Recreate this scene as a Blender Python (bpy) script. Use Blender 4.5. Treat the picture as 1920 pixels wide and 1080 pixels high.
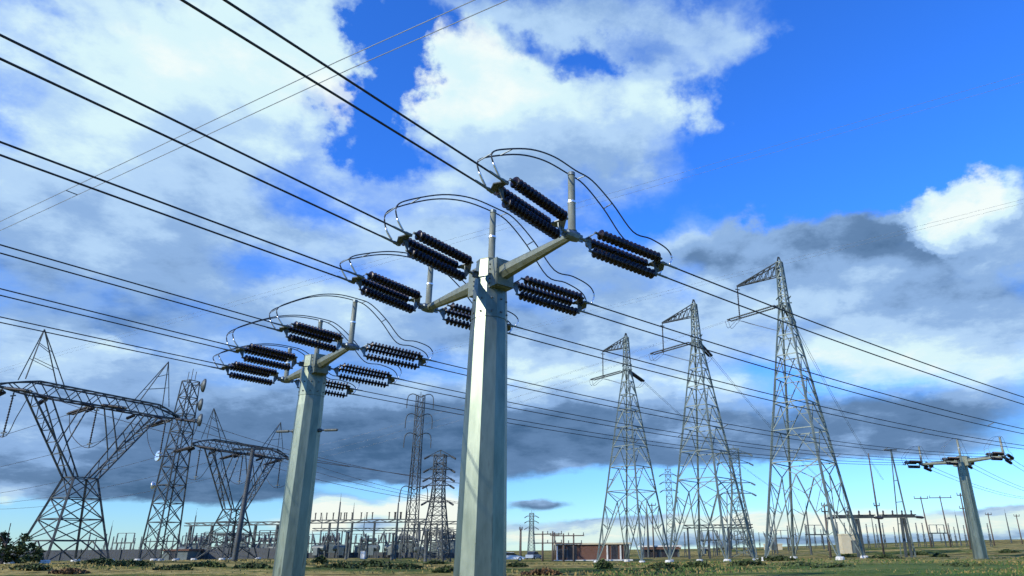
import bpy, math, random
from mathutils import Vector, Matrix
random.seed(7)
R = math.radians
S = bpy.context.scene
col = S.collection
for o in list(bpy.data.objects):
    bpy.data.objects.remove(o, do_unlink=True)

# ------------------------------------------------------------------ camera
CH = 1.6
F, CX, CY = 1300.0, 1081.0, 540.0                 # focal length and optical centre on a 1920 x 1080 frame
PITCH, ROLL = math.atan(491.0 / 1300.0), R(-0.6)
cam_d = bpy.data.cameras.new('camera')
cam_d.sensor_width = 36.0
cam_d.lens = 36.0 * F / 1920.0
cam_d.shift_x = -(CX - 960.0) / 1920.0
cam_d.clip_start, cam_d.clip_end = 0.1, 6000.0
cam = bpy.data.objects.new('camera', cam_d)
col.objects.link(cam)
CAM_ROT = Matrix.Rotation(math.pi / 2 + PITCH, 3, 'X') @ Matrix.Rotation(ROLL, 3, 'Z')
cam.matrix_world = Matrix.Translation((0, 0, CH)) @ CAM_ROT.to_4x4()
S.camera = cam

def at(px, py, Y):
    """where the sight line through a photo pixel meets the vertical plane Y metres ahead"""
    r = CAM_ROT @ Vector(((px - CX) / F, -(py - CY) / F, -1.0))
    return Vector((0, 0, CH)) + r * (Y / r.y)

# ------------------------------------------------------------------ light
SUN_AZ, SUN_EL = 232.0, 27.0                      # compass bearing (from +Y towards +X) and height of the sun
w = bpy.data.worlds.new('World'); S.world = w; w.use_nodes = True
S.view_settings.view_transform = 'Standard'; S.view_settings.look = 'None'
S.cycles.use_adaptive_sampling = True; S.cycles.adaptive_threshold = 0.02; S.cycles.adaptive_min_samples = 8
S.view_settings.exposure = 0.0; S.view_settings.gamma = 1.0
sd = bpy.data.lights.new('sun', 'SUN'); sd.energy = 5.0; sd.angle = R(0.5); sd.color = (1.0, 0.93, 0.80)
sun = bpy.data.objects.new('sun', sd); col.objects.link(sun)
sv = Vector((math.sin(R(SUN_AZ)) * math.cos(R(SUN_EL)), math.cos(R(SUN_AZ)) * math.cos(R(SUN_EL)), math.sin(R(SUN_EL))))
sun.rotation_euler = sv.to_track_quat('Z', 'Y').to_euler()
sun.location = sv * 200

# clouds: bearing, height (degrees), half widths, cover, brightness
CLOUDS = [
    (-42.2,32.0,10.0,6.7,1,0.65),(-34.8,32.4,9.4,5.9,1,0.7),(-28.3,34.9,7.9,5.5,1.1,0.9),(-26.4,38.5,5.7,4.0,0.7,0.5),(-36.6,27.7,10.0,4.2,0.8,0.6),
    (-41.8,23.6,6.2,5.0,0.9,0.45),(-33.3,25.9,9.2,4.4,0.7,0.35),(-38.6,28.6,5.1,3.1,0.4,0.4),(-28.3,30.3,6.8,3.4,0.5,0.45),(-40.0,19.8,7.5,3.7,0.9,0.15),
    (-32.6,22.2,11.1,4.1,0.9,0),(-25.5,24.0,8.0,3.2,0.5,0.1),(-34.2,18.4,9.8,2.6,0.8,-0.35),(-9.3,37.1,7.7,4.0,1.3,1.1),(-11.8,35.3,5.5,3.2,0.8,0.7),
    (-4.0,35.7,6.2,4.5,0.9,0.5),(-7.5,31.8,9.4,3.8,1,0.15),(-2.5,30.7,7.5,3.4,0.8,0),(6.4,35.5,7.2,2.7,0.9,0.7),(3.9,37.3,4.2,1.6,0.4,0.3),
    (0.6,32.8,6.1,2.5,0.6,0.2),(-9.9,29.6,6.8,2.5,0.6,0.4),(-13.6,27.2,7.0,2.5,0.5,0.4),(0.2,42.1,12.5,2.3,1,0.25),(16.8,40.4,5.5,3.0,0.65,0.2),
    (9.4,40.5,7.9,2.7,0.6,0.3),(-19.1,41.6,8.0,1.5,0.7,0.3),(-6.4,42.4,6.6,1.5,0.5,0.2),(-18.5,37.3,4.1,4.2,-2,0),(-19.8,39.8,3.4,1.7,-1,0),
    (-12.7,40.4,2.6,1.3,-0.7,0),(-19.3,32.3,2.8,2.8,-1.2,0),(-15.7,30.3,4.2,1.7,-0.9,0),(-22.9,26.0,4.2,1.6,-0.35,-0.1),(-3.6,40.5,3.3,1.2,-0.8,0),
    (2.9,39.1,3.2,1.4,-0.9,0),(-0.4,37.8,1.9,1.0,-0.5,0),(27.6,32.3,13.9,9.7,-3,0),(14.9,30.2,6.1,3.3,-1,0),(31.9,32.7,10.7,8.2,-2,0),
    (6.9,27.5,4.4,1.7,-0.6,0),(-41.8,34.0,1.9,1.6,-0.3,-0.4),(-38.8,34.8,2.0,1.3,-0.3,-0.4),(-42.5,29.4,2.3,1.3,-0.2,-0.4),(-41.1,28.1,1.8,1.3,-0.2,-0.3),
    (-23.6,21.8,6.1,2.0,-0.7,0),(-26.6,20.5,4.6,1.6,-0.4,0),(23.7,22.6,12.1,3.8,1.7,-0.75),(14.1,23.0,9.0,2.1,1,-0.2),(10.5,24.6,5.6,1.5,0.6,0.4),
    (18.8,24.4,7.0,1.2,0.7,0.15),(27.1,23.6,5.4,2.0,0.9,-0.5),(31.7,23.2,3.0,2.7,2.2,3),(29.6,24.1,2.6,1.0,0.8,0.9),(34.5,21.2,3.0,2.2,0.9,0.5),
    (34.5,24.2,2.7,2.2,0.6,0.5),(36.0,24.6,1.6,1.4,0.6,0.4),(34.4,19.3,3.9,1.8,0.9,0.3),(28.3,17.3,9.4,3.5,1.2,-0.45),(18.2,19.8,8.0,2.5,1,0.8),
    (13.7,19.2,6.6,2.1,0.7,0.1),(22.7,16.5,5.9,1.8,0.6,-0.1),(32.1,15.1,4.0,2.2,0.7,0),(25.7,13.7,8.8,2.7,1.1,0.8),(31.4,11.4,4.6,2.2,0.9,0.6),
    (22.5,14.9,7.0,1.8,0.8,0.5),(15.2,16.5,6.4,2.1,0.7,0.45),(4.5,18.0,6.4,1.8,0.6,0.4),(9.8,15.5,8.8,2.2,0.7,0.05),(-17.5,20.8,8.6,2.9,0.8,0.35),
    (-12.3,23.4,6.4,2.6,0.5,0.3),(-20.6,18.0,7.3,2.5,0.8,0.15),(-2.8,16.7,9.1,2.6,1,-0.2),(-14.4,15.9,10.2,3.0,1,-0.3),(-23.3,20.2,4.4,1.6,0.5,0.25),
    (-3.3,13.9,7.6,2.4,1.1,1),(0.3,11.9,5.8,1.3,0.8,0.6),(7.4,12.8,6.6,2.1,1,0.8),(13.0,11.5,5.1,1.5,0.6,0.3),(2.1,14.1,3.6,1.1,0.5,0.6),
    (-13.3,11.8,5.5,1.3,0.8,0.45),(-18.6,11.5,7.2,1.6,0.8,0),(-6.3,24.6,7.6,2.6,0.7,0.2),(-0.0,21.6,7.5,2.6,0.8,0.1),(5.5,19.7,7.4,2.6,0.8,0.2),
    (-9.3,19.7,7.3,2.6,0.7,0.15),(4.8,23.2,5.7,1.5,0.5,0.3),(-18.0,25.9,7.5,2.9,0.45,0.3),(-21.2,29.2,4.4,2.4,0.5,0.4),(-13.8,24.6,6.8,2.1,0.5,0.35),
    (-22.6,23.6,5.0,2.0,0.4,0.2),(3.6,31.5,8.5,3.4,0.6,0.15),(9.5,34.9,5.6,3.3,0.6,0.5),(10.8,38.0,5.7,2.0,0.25,0.1),(-1.4,27.3,7.8,2.2,0.5,0.2),
    (12.8,28.3,7.1,2.1,0.25,0.3),(20.3,40.1,6.3,2.2,0.3,0.1),(-15.4,8.0,16.6,4.0,1.5,-0.95),(-24.4,5.6,14.8,2.6,1.3,-1),(-2.4,9.8,11.3,3.0,1.3,-0.75),
    (5.0,8.0,11.9,2.1,1.1,-0.6),(-1.9,6.9,11.1,1.7,1.2,-0.6),(-16.1,6.0,12.5,1.8,1,-0.5),(19.2,8.7,10.1,2.4,1.1,-0.7),(26.7,8.9,9.1,2.1,1.1,-0.65),
    (7.3,9.7,8.6,1.9,0.9,-0.6),(14.2,7.3,10.5,1.6,0.9,-0.4),(24.9,6.4,9.9,1.3,0.9,-0.25),(8.5,9.2,5.1,1.3,0.5,0.3),(-32.2,7.9,13.2,3.4,1.4,-0.45),
    (-32.4,12.3,10.7,2.9,1,0.05),(-34.9,4.6,12.2,1.8,1.4,-0.85),(-29.3,4.5,10.7,1.3,1.2,-0.8),(-38.7,12.9,5.3,2.4,1,0.4),(-37.6,9.2,5.0,2.0,0.6,0.2),
    (-37.8,6.4,3.8,2.0,0.7,0.45),(-38.7,10.4,4.4,2.0,0.5,0.3),(-34.8,13.9,1.7,1.1,0.7,1.2),(-33.6,13.5,1.9,0.7,0.4,0.7),(-40.7,14.3,3.2,2.0,0.7,0.25),
    (-37.1,15.3,6.0,1.4,0.6,-0.3),(-27.8,16.3,6.5,2.3,0.8,-0.2),(-31.2,2.4,14.8,1.5,-2.2,0.3),(-14.3,4.2,8.7,1.0,-1.8,0.2),(-19.0,4.5,4.6,0.8,-0.9,0),
    (4.0,4.1,13.6,2.0,-2.2,0.4),(14.0,4.9,9.5,1.6,-1.3,0.3),(25.2,4.3,11.4,2.0,-1.9,0.4),(30.6,4.5,5.0,1.4,-1,0.3),(-17.7,2.8,4.2,1.3,2.4,2.2),
    (-10.8,3.0,3.9,2.4,2.4,2.3),(-19.9,2.3,2.6,1.0,1.5,1.2),(-12.6,1.9,3.6,1.2,1.1,1),(-15.7,2.1,2.3,0.6,0.6,-1.2),(-21.0,1.9,2.2,1.1,1,1),
    (-23.2,2.1,1.8,1.0,1,0.8),(-38.2,3.0,1.3,0.9,1.4,1.2),(-37.5,3.7,2.1,0.6,0.6,0.5),(-2.7,3.5,3.8,0.6,2.6,-0.6),(-4.0,3.8,2.5,0.4,0.8,0.3),
    (0.2,1.8,6.2,0.7,1.1,-0.1),(4.8,2.1,5.0,0.6,1,-0.4),(-3.6,1.2,6.6,1.0,1.2,0.8),(3.1,1.2,7.4,0.9,1.3,1),(10.1,1.7,9.2,1.0,1.3,1.2),
    (19.1,1.9,8.5,1.0,1.2,1.2),(26.8,1.3,7.6,1.1,1.3,1.2),(31.3,1.7,3.7,0.9,1,0.9),(16.6,0.5,12.4,0.5,1,-0.35),(26.0,0.5,9.3,0.5,1,-0.4),
    (29.2,2.2,4.1,0.4,0.9,-0.3),(8.0,0.6,4.9,0.6,1,-0.3),
]

def build_sky():
    nt = w.node_tree; N = nt.nodes; L = nt.links
    for n in list(N): N.remove(n)
    def math_(op, a, b=None, c=None, clamp=False):
        n = N.new('ShaderNodeMath'); n.operation = op; n.use_clamp = clamp
        for k, v in enumerate((a, b, c)):
            if v is None: continue
            if isinstance(v, (int, float)): n.inputs[k].default_value = v
            else: L.new(v, n.inputs[k])
        return n.outputs[0]
    def vmath(op, a, b=None, c=None):
        n = N.new('ShaderNodeVectorMath'); n.operation = op
        for k, v in enumerate((a, b, c)):
            if v is None: continue
            if isinstance(v, tuple): n.inputs[k].default_value = v
            else: L.new(v, n.inputs[k])
        return n.outputs[0]
    def noise(vec, scale, detail, rough, dist=0.0):
        n = N.new('ShaderNodeTexNoise'); n.inputs['Scale'].default_value = scale
        n.inputs['Detail'].default_value = detail; n.inputs['Roughness'].default_value = rough
        n.inputs['Distortion'].default_value = dist
        L.new(vec, n.inputs['Vector']); return n
    tc = N.new('ShaderNodeTexCoord'); d = tc.outputs['Generated']
    sx = N.new('ShaderNodeSeparateXYZ'); L.new(d, sx.inputs[0])
    X, Y, Z = sx.outputs
    az = math_('MULTIPLY', math_('ARCTAN2', X, Y), 180 / math.pi)
    el = math_('MULTIPLY', math_('ARCSINE', Z), 180 / math.pi)
    # flattened cloud-deck coordinates: streaks lengthen towards the horizon
    den = math_('ADD', math_('MAXIMUM', Z, 0.0), 0.22)
    deck = N.new('ShaderNodeCombineXYZ')
    L.new(math_('DIVIDE', X, den), deck.inputs[0]); L.new(math_('DIVIDE', Y, den), deck.inputs[1])
    L.new(math_('MULTIPLY', Z, 1.2), deck.inputs[2])
    deck = deck.outputs[0]
    n1 = noise(deck, 2.6, 7, 0.58); n2 = noise(deck, 6.5, 7, 0.64)
    n3 = noise(deck, 1.6, 4, 0.55); n4 = noise(d, 9.0, 7, 0.58)
    # ragged edges: shift the look-up by noise, less near the horizon
    P = N.new('ShaderNodeCombineXYZ'); L.new(az, P.inputs[0]); L.new(el, P.inputs[1]); P = P.outputs[0]
    wa = math_('MULTIPLY_ADD', math_('MINIMUM', math_('MAXIMUM', el, 0.0), 40.0), 0.20, 0.8)
    wv = N.new('ShaderNodeCombineXYZ')
    L.new(math_('MULTIPLY', wa, 2.2), wv.inputs[0]); L.new(wa, wv.inputs[1])
    off = vmath('SUBTRACT', n4.outputs['Color'], (0.5, 0.5, 0.5))
    off2 = vmath('SUBTRACT', n1.outputs['Color'], (0.5, 0.5, 0.5))
    P = vmath('MULTIPLY_ADD', vmath('ADD', off, off2), wv.outputs[0], P)
    P = vmath('MULTIPLY', P, (1, 1, 0))
    acc = None
    for a, e, ra, re, c, b in CLOUDS:
        Pk = vmath('MULTIPLY_ADD', acc, (1e-7, 1e-7, 0.0), P) if acc else P     # keeps the evaluation in order
        v = vmath('MULTIPLY_ADD', Pk, (1 / (ra * 1.25), 1 / (re * 1.25), 0.0), (-a / (ra * 1.25), -e / (re * 1.25), 0.0))
        g = N.new('ShaderNodeTexGradient'); g.gradient_type = 'SPHERICAL'; L.new(v, g.inputs[0])
        g = g.outputs['Fac']
        acc = vmath('MULTIPLY_ADD', g, (c, b if c > 0 else 0.0, 1.0 if c > 0 else 0.0), acc if acc else (0.0, 0.0, 0.12))
    s3 = N.new('ShaderNodeSeparateXYZ'); L.new(acc, s3.inputs[0])
    cov, bri, wt = s3.outputs
    bri = math_('DIVIDE', bri, wt)
    cov = math_('ADD', cov, math_('MULTIPLY_ADD', n1.outputs['Fac'], 1.1, -0.55))
    cov = math_('ADD', cov, math_('MULTIPLY_ADD', n2.outputs['Fac'], 0.7, -0.35))
    mr = N.new('ShaderNodeMapRange'); mr.interpolation_type = 'SMOOTHSTEP'
    mr.inputs['From Min'].default_value = -0.22; mr.inputs['From Max'].default_value = 1.05
    L.new(cov, mr.inputs['Value']); alpha = mr.outputs[0]
    bri = math_('ADD', bri, math_('MULTIPLY_ADD', n3.outputs['Fac'], 1.2, -0.60))
    bri = math_('ADD', bri, math_('MULTIPLY_ADD', n2.outputs['Fac'], 1.3, -0.65))
    ramp = N.new('ShaderNodeValToRGB'); cr = ramp.color_ramp; cr.interpolation = 'EASE'
    stops = [(-1.1, (0.060, 0.138, 0.275)), (-0.55, (0.125, 0.235, 0.43)), (-0.05, (0.275, 0.455, 0.76)),
             (0.35, (0.46, 0.67, 0.94)), (0.75, (0.70, 0.92, 0.98)), (1.20, (0.90, 0.99, 0.98))]
    while len(cr.elements) < len(stops): cr.elements.new(0.5)
    for el_, (p, c) in zip(cr.elements, stops):
        el_.position = (p + 1.2) / 2.6; el_.color = (*c, 1)
    L.new(math_('MULTIPLY_ADD', bri, 1 / 2.6, 1.21 / 2.6), ramp.inputs[0])
    cw = N.new('ShaderNodeValToRGB'); cw.color_ramp.elements[0].color = (1.04, 0.97, 0.84, 1); cw.color_ramp.elements[1].color = (1, 1, 1, 1); cw.color_ramp.elements[1].position = 0.10
    L.new(math_('MAXIMUM', Z, 0.0), cw.inputs[0])
    cloud = vmath('SCALE', vmath('MULTIPLY', ramp.outputs[0], cw.outputs[0])); nt.nodes[-1].inputs['Scale'].default_value = 10.0
    sky = N.new('ShaderNodeTexSky'); sky.sky_type = 'NISHITA'; sky.sun_disc = False
    sky.sun_elevation = R(SUN_EL); sky.sun_rotation = R(SUN_AZ); sky.altitude = 300.0; sky.dust_density = 0.0; sky.ozone_density = 3.0
    tr = N.new('ShaderNodeValToRGB'); tr.color_ramp.elements[0].color = (0.82, 1.22, 1.65, 1); tr.color_ramp.elements[1].color = (0.50, 1.50, 3.3, 1)
    tr.color_ramp.elements[1].position = 0.42
    L.new(math_('MAXIMUM', Z, 0.0), tr.inputs[0])
    clear = vmath('MULTIPLY', sky.outputs[0], tr.outputs[0])
    mix = N.new('ShaderNodeMix'); mix.data_type = 'RGBA'
    L.new(alpha, mix.inputs[0]); L.new(clear, mix.inputs[6]); L.new(cloud, mix.inputs[7])
    bg = N.new('ShaderNodeBackground'); bg.inputs['Strength'].default_value = 0.1
    L.new(mix.outputs[2], bg.inputs['Color'])
    out = N.new('ShaderNodeOutputWorld'); L.new(bg.outputs[0], out.inputs[0])
build_sky()

# ------------------------------------------------------------------ helpers
class MB:
    """collects shapes and links them as ONE mesh object"""
    def __init__(self): self.v = []; self.f = []
    def add(self, vs, fs):
        b = len(self.v); self.v += [tuple(p) for p in vs]; self.f += [tuple(i + b for i in f) for f in fs]
    def ring_tube(self, rings, closed_ends=True):
        n = len(rings[0]); b = len(self.v)
        for r in rings: self.v += [tuple(p) for p in r]
        for k in range(len(rings) - 1):
            for i in range(n):
                j = (i + 1) % n
                self.f.append((b + k * n + i, b + k * n + j, b + (k + 1) * n + j, b + (k + 1) * n + i))
        if closed_ends:
            self.f.append(tuple(b + i for i in reversed(range(n))))
            e = b + (len(rings) - 1) * n
            self.f.append(tuple(e + i for i in range(n)))
        return self
    def bar(self, p, q, w, h=None):
        p, q = Vector(p), Vector(q); d = (q - p)
        if d.length < 1e-6: return self
        d.normalize(); a = d.cross(Vector((0, 0, 1)))
        if a.length < 1e-3: a = Vector((1, 0, 0))
        a.normalize(); b = a.cross(d); a = a * (w / 2); b = b * ((h or w) / 2)
        return self.ring_tube([[c + a + b, c - a + b, c - a - b, c + a - b] for c in (p, q)])
    def lathe(self, p, q, prof, n=12, phase=0.0):
        """profile of (distance from p, radius) along p -> q"""
        p, q = Vector(p), Vector(q); d = (q - p).normalized()
        a = d.cross(Vector((0, 0, 1)))
        if a.length < 1e-3: a = Vector((1, 0, 0)); b = Vector((0, 1, 0))
        else: a.normalize(); b = a.cross(d)
        return self.ring_tube([[p + d * t + (a * math.cos(phase + 2 * math.pi * i / n) + b * math.sin(phase + 2 * math.pi * i / n)) * r
                                for i in range(n)] for t, r in prof])
    def tube(self, pts, r, n=6):
        pts = [Vector(p) for p in pts]; rings = []
        for k, p in enumerate(pts):
            d = (pts[min(k + 1, len(pts) - 1)] - pts[max(k - 1, 0)]).normalized()
            a = d.cross(Vector((0, 0, 1)))
            if a.length < 1e-3: a = Vector((1, 0, 0))
            a.normalize(); b = a.cross(d)
            rings.append([p + (a * math.cos(2 * math.pi * i / n) + b * math.sin(2 * math.pi * i / n)) * r for i in range(n)])
        return self.ring_tube(rings)
    def box(self, c, s, rz=0.0):
        c = Vector(c); x, y, z = (k / 2 for k in s); m = Matrix.Rotation(rz, 3, 'Z')
        vs = [c + m @ Vector((i * x, j * y, k * z)) for i in (-1, 1) for j in (-1, 1) for k in (-1, 1)]
        self.add(vs, [(0, 1, 3, 2), (4, 6, 7, 5), (0, 4, 5, 1), (2, 3, 7, 6), (0, 2, 6, 4), (1, 5, 7, 3)]); return self
    def prism(self, pts, nrm, t):
        """flat polygon given a thickness"""
        nrm = Vector(nrm).normalized() * (t / 2)
        return self.ring_tube([[Vector(p) - nrm for p in pts], [Vector(p) + nrm for p in pts]])
    def build(self, name, m, parent=None, smooth=False):
        me = bpy.data.meshes.new(name); me.from_pydata(self.v, [], self.f)
        me.materials.append(m); me.validate(); me.update()
        if smooth:
            for p in me.polygons: p.use_smooth = len(p.vertices) == 4
        o = bpy.data.objects.new(name, me); col.objects.link(o)
        if parent is not None:
            o.parent = parent; o.matrix_parent_inverse = Matrix.Translation(-parent.location)
        return o

def tag(o, label=None, cat=None, group=None, kind=None):
    if label: o['label'] = label
    if cat: o['category'] = cat
    if group: o['group'] = group
    if kind: o['kind'] = kind
    return o
def thing(name, label, cat, loc, group=None):
    o = bpy.data.objects.new(name, None); col.objects.link(o); o.location = loc; o.empty_display_size = 0.3
    return tag(o, label, cat, group)
def copy_tree(o, parent=None):
    c = o.copy(); col.objects.link(c)
    if parent is not None: c.parent = parent
    for ch in [x for x in bpy.data.objects if x.parent == o]: copy_tree(ch, c)
    return c
def dirv(az, slope=0.0):
    v = Vector((math.sin(R(az)), math.cos(R(az)), slope)); return v.normalized()
def spline(pts, k=8):
    pts = [Vector(p) for p in pts]; out = []
    for i in range(len(pts) - 1):
        p0, p1, p2, p3 = pts[max(i - 1, 0)], pts[i], pts[i + 1], pts[min(i + 2, len(pts) - 1)]
        for j in range(k):
            t = j / k
            out.append(0.5 * ((2 * p1) + (p2 - p0) * t + (2 * p0 - 5 * p1 + 4 * p2 - p3) * t * t + (3 * p1 - p0 - 3 * p2 + p3) * t ** 3))
    out.append(pts[-1]); return out

# ------------------------------------------------------------------ materials
def mat(name, c1, c2=None, scale=4.0, rough=0.6, metal=0.0, bump=0.0, detail=6, stretch=(1, 1, 1), spots=None, rough2=None, coords='Object'):
    m = bpy.data.materials.new(name); m.use_nodes = True; nt = m.node_tree; N, L = nt.nodes, nt.links
    b = N['Principled BSDF']; b.inputs['Roughness'].default_value = rough; b.inputs['Metallic'].default_value = metal
    tc = N.new('ShaderNodeTexCoord'); mp = N.new('ShaderNodeMapping'); mp.inputs['Scale'].default_value = stretch
    geo = N.new('ShaderNodeNewGeometry')
    L.new(geo.outputs['Position'] if coords == 'World' else tc.outputs['Object'], mp.inputs['Vector'])
    nz = N.new('ShaderNodeTexNoise'); nz.inputs['Scale'].default_value = scale; nz.inputs['Detail'].default_value = detail; nz.inputs['Roughness'].default_value = 0.6
    L.new(mp.outputs[0], nz.inputs['Vector'])
    rp = N.new('ShaderNodeValToRGB'); rp.color_ramp.elements[0].position = 0.34; rp.color_ramp.elements[1].position = 0.68
    rp.color_ramp.elements[0].color = (*c1, 1); rp.color_ramp.elements[1].color = (*(c2 or c1), 1)
    L.new(nz.outputs['Fac'], rp.inputs[0]); out = rp.outputs[0]
    if spots:
        n2 = N.new('ShaderNodeTexNoise'); n2.inputs['Scale'].default_value = spots[1]; n2.inputs['Detail'].default_value = 5
        L.new(mp.outputs[0], n2.inputs['Vector'])
        r2 = N.new('ShaderNodeMapRange'); r2.inputs['From Min'].default_value = spots[2]; r2.inputs['From Max'].default_value = spots[2] + 0.12
        L.new(n2.outputs['Fac'], r2.inputs['Value'])
        mx = N.new('ShaderNodeMix'); mx.data_type = 'RGBA'; mx.inputs[7].default_value = (*spots[0], 1)
        L.new(r2.outputs[0], mx.inputs[0]); L.new(out, mx.inputs[6]); out = mx.outputs[2]
    L.new(out, b.inputs['Base Color'])
    if rough2 is not None:
        rr = N.new('ShaderNodeMapRange'); rr.inputs['To Min'].default_value = rough; rr.inputs['To Max'].default_value = rough2
        L.new(nz.outputs['Fac'], rr.inputs['Value']); L.new(rr.outputs[0], b.inputs['Roughness'])
    if bump:
        bp = N.new('ShaderNodeBump'); bp.inputs['Strength'].default_value = bump; bp.inputs['Distance'].default_value = 0.05
        L.new(nz.outputs['Fac'], bp.inputs['Height']); L.new(bp.outputs[0], b.inputs['Normal'])
    return m

M = {}
M['galv'] = mat('galvanised steel', (0.135, 0.166, 0.128), (0.225, 0.262, 0.205), 2.6, 0.39, 0.85, 0.03, spots=((0.10, 0.118, 0.088), 2.6, 0.62), rough2=0.50, stretch=(1, 1, 0.22))
M['arm'] = mat('dull galvanised steel', (0.145, 0.168, 0.125), (0.215, 0.24, 0.18), 3.0, 0.55, 0.4, spots=((0.18, 0.22, 0.20), 1.4, 0.62))
M['plate'] = mat('dark steel plate', (0.06, 0.075, 0.075), (0.13, 0.15, 0.15), 6.0, 0.6, 0.5)
M['hot'] = mat('forged hardware', (0.10, 0.13, 0.14), (0.22, 0.26, 0.27), 8.0, 0.5, 0.6)
M['alu'] = mat('bright aluminium', (0.72, 0.76, 0.76), (0.84, 0.88, 0.88), 6.0, 0.3, 0.75)
M['disc'] = mat('brown glazed porcelain', (0.008, 0.004, 0.005), (0.018, 0.008, 0.009), 5.0, 0.33); M['disc'].node_tree.nodes['Principled BSDF'].inputs['Specular IOR Level'].default_value = 0.4
M['post'] = mat('weathered post insulator', (0.15, 0.165, 0.12), (0.22, 0.235, 0.175), 3.0, 0.5, 0.1, stretch=(1, 1, 0.5))
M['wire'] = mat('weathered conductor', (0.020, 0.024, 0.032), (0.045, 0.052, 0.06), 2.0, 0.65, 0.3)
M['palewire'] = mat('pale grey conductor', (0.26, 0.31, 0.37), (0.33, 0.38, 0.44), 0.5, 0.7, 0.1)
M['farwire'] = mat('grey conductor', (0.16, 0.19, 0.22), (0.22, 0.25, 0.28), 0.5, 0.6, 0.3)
M['lat'] = mat('galvanised angle steel', (0.115, 0.15, 0.13), (0.19, 0.23, 0.20), 0.6, 0.55, 0.35)
M['latdark'] = mat('old dark angle steel', (0.030, 0.037, 0.036), (0.062, 0.072, 0.07), 0.6, 0.65, 0.2)
M['conc'] = mat('pale concrete', (0.45, 0.46, 0.42), (0.62, 0.62, 0.56), 3.0, 0.9)
M['black'] = mat('dark insulator', (0.014, 0.015, 0.018), (0.03, 0.03, 0.033), 3.0, 0.6)

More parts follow.
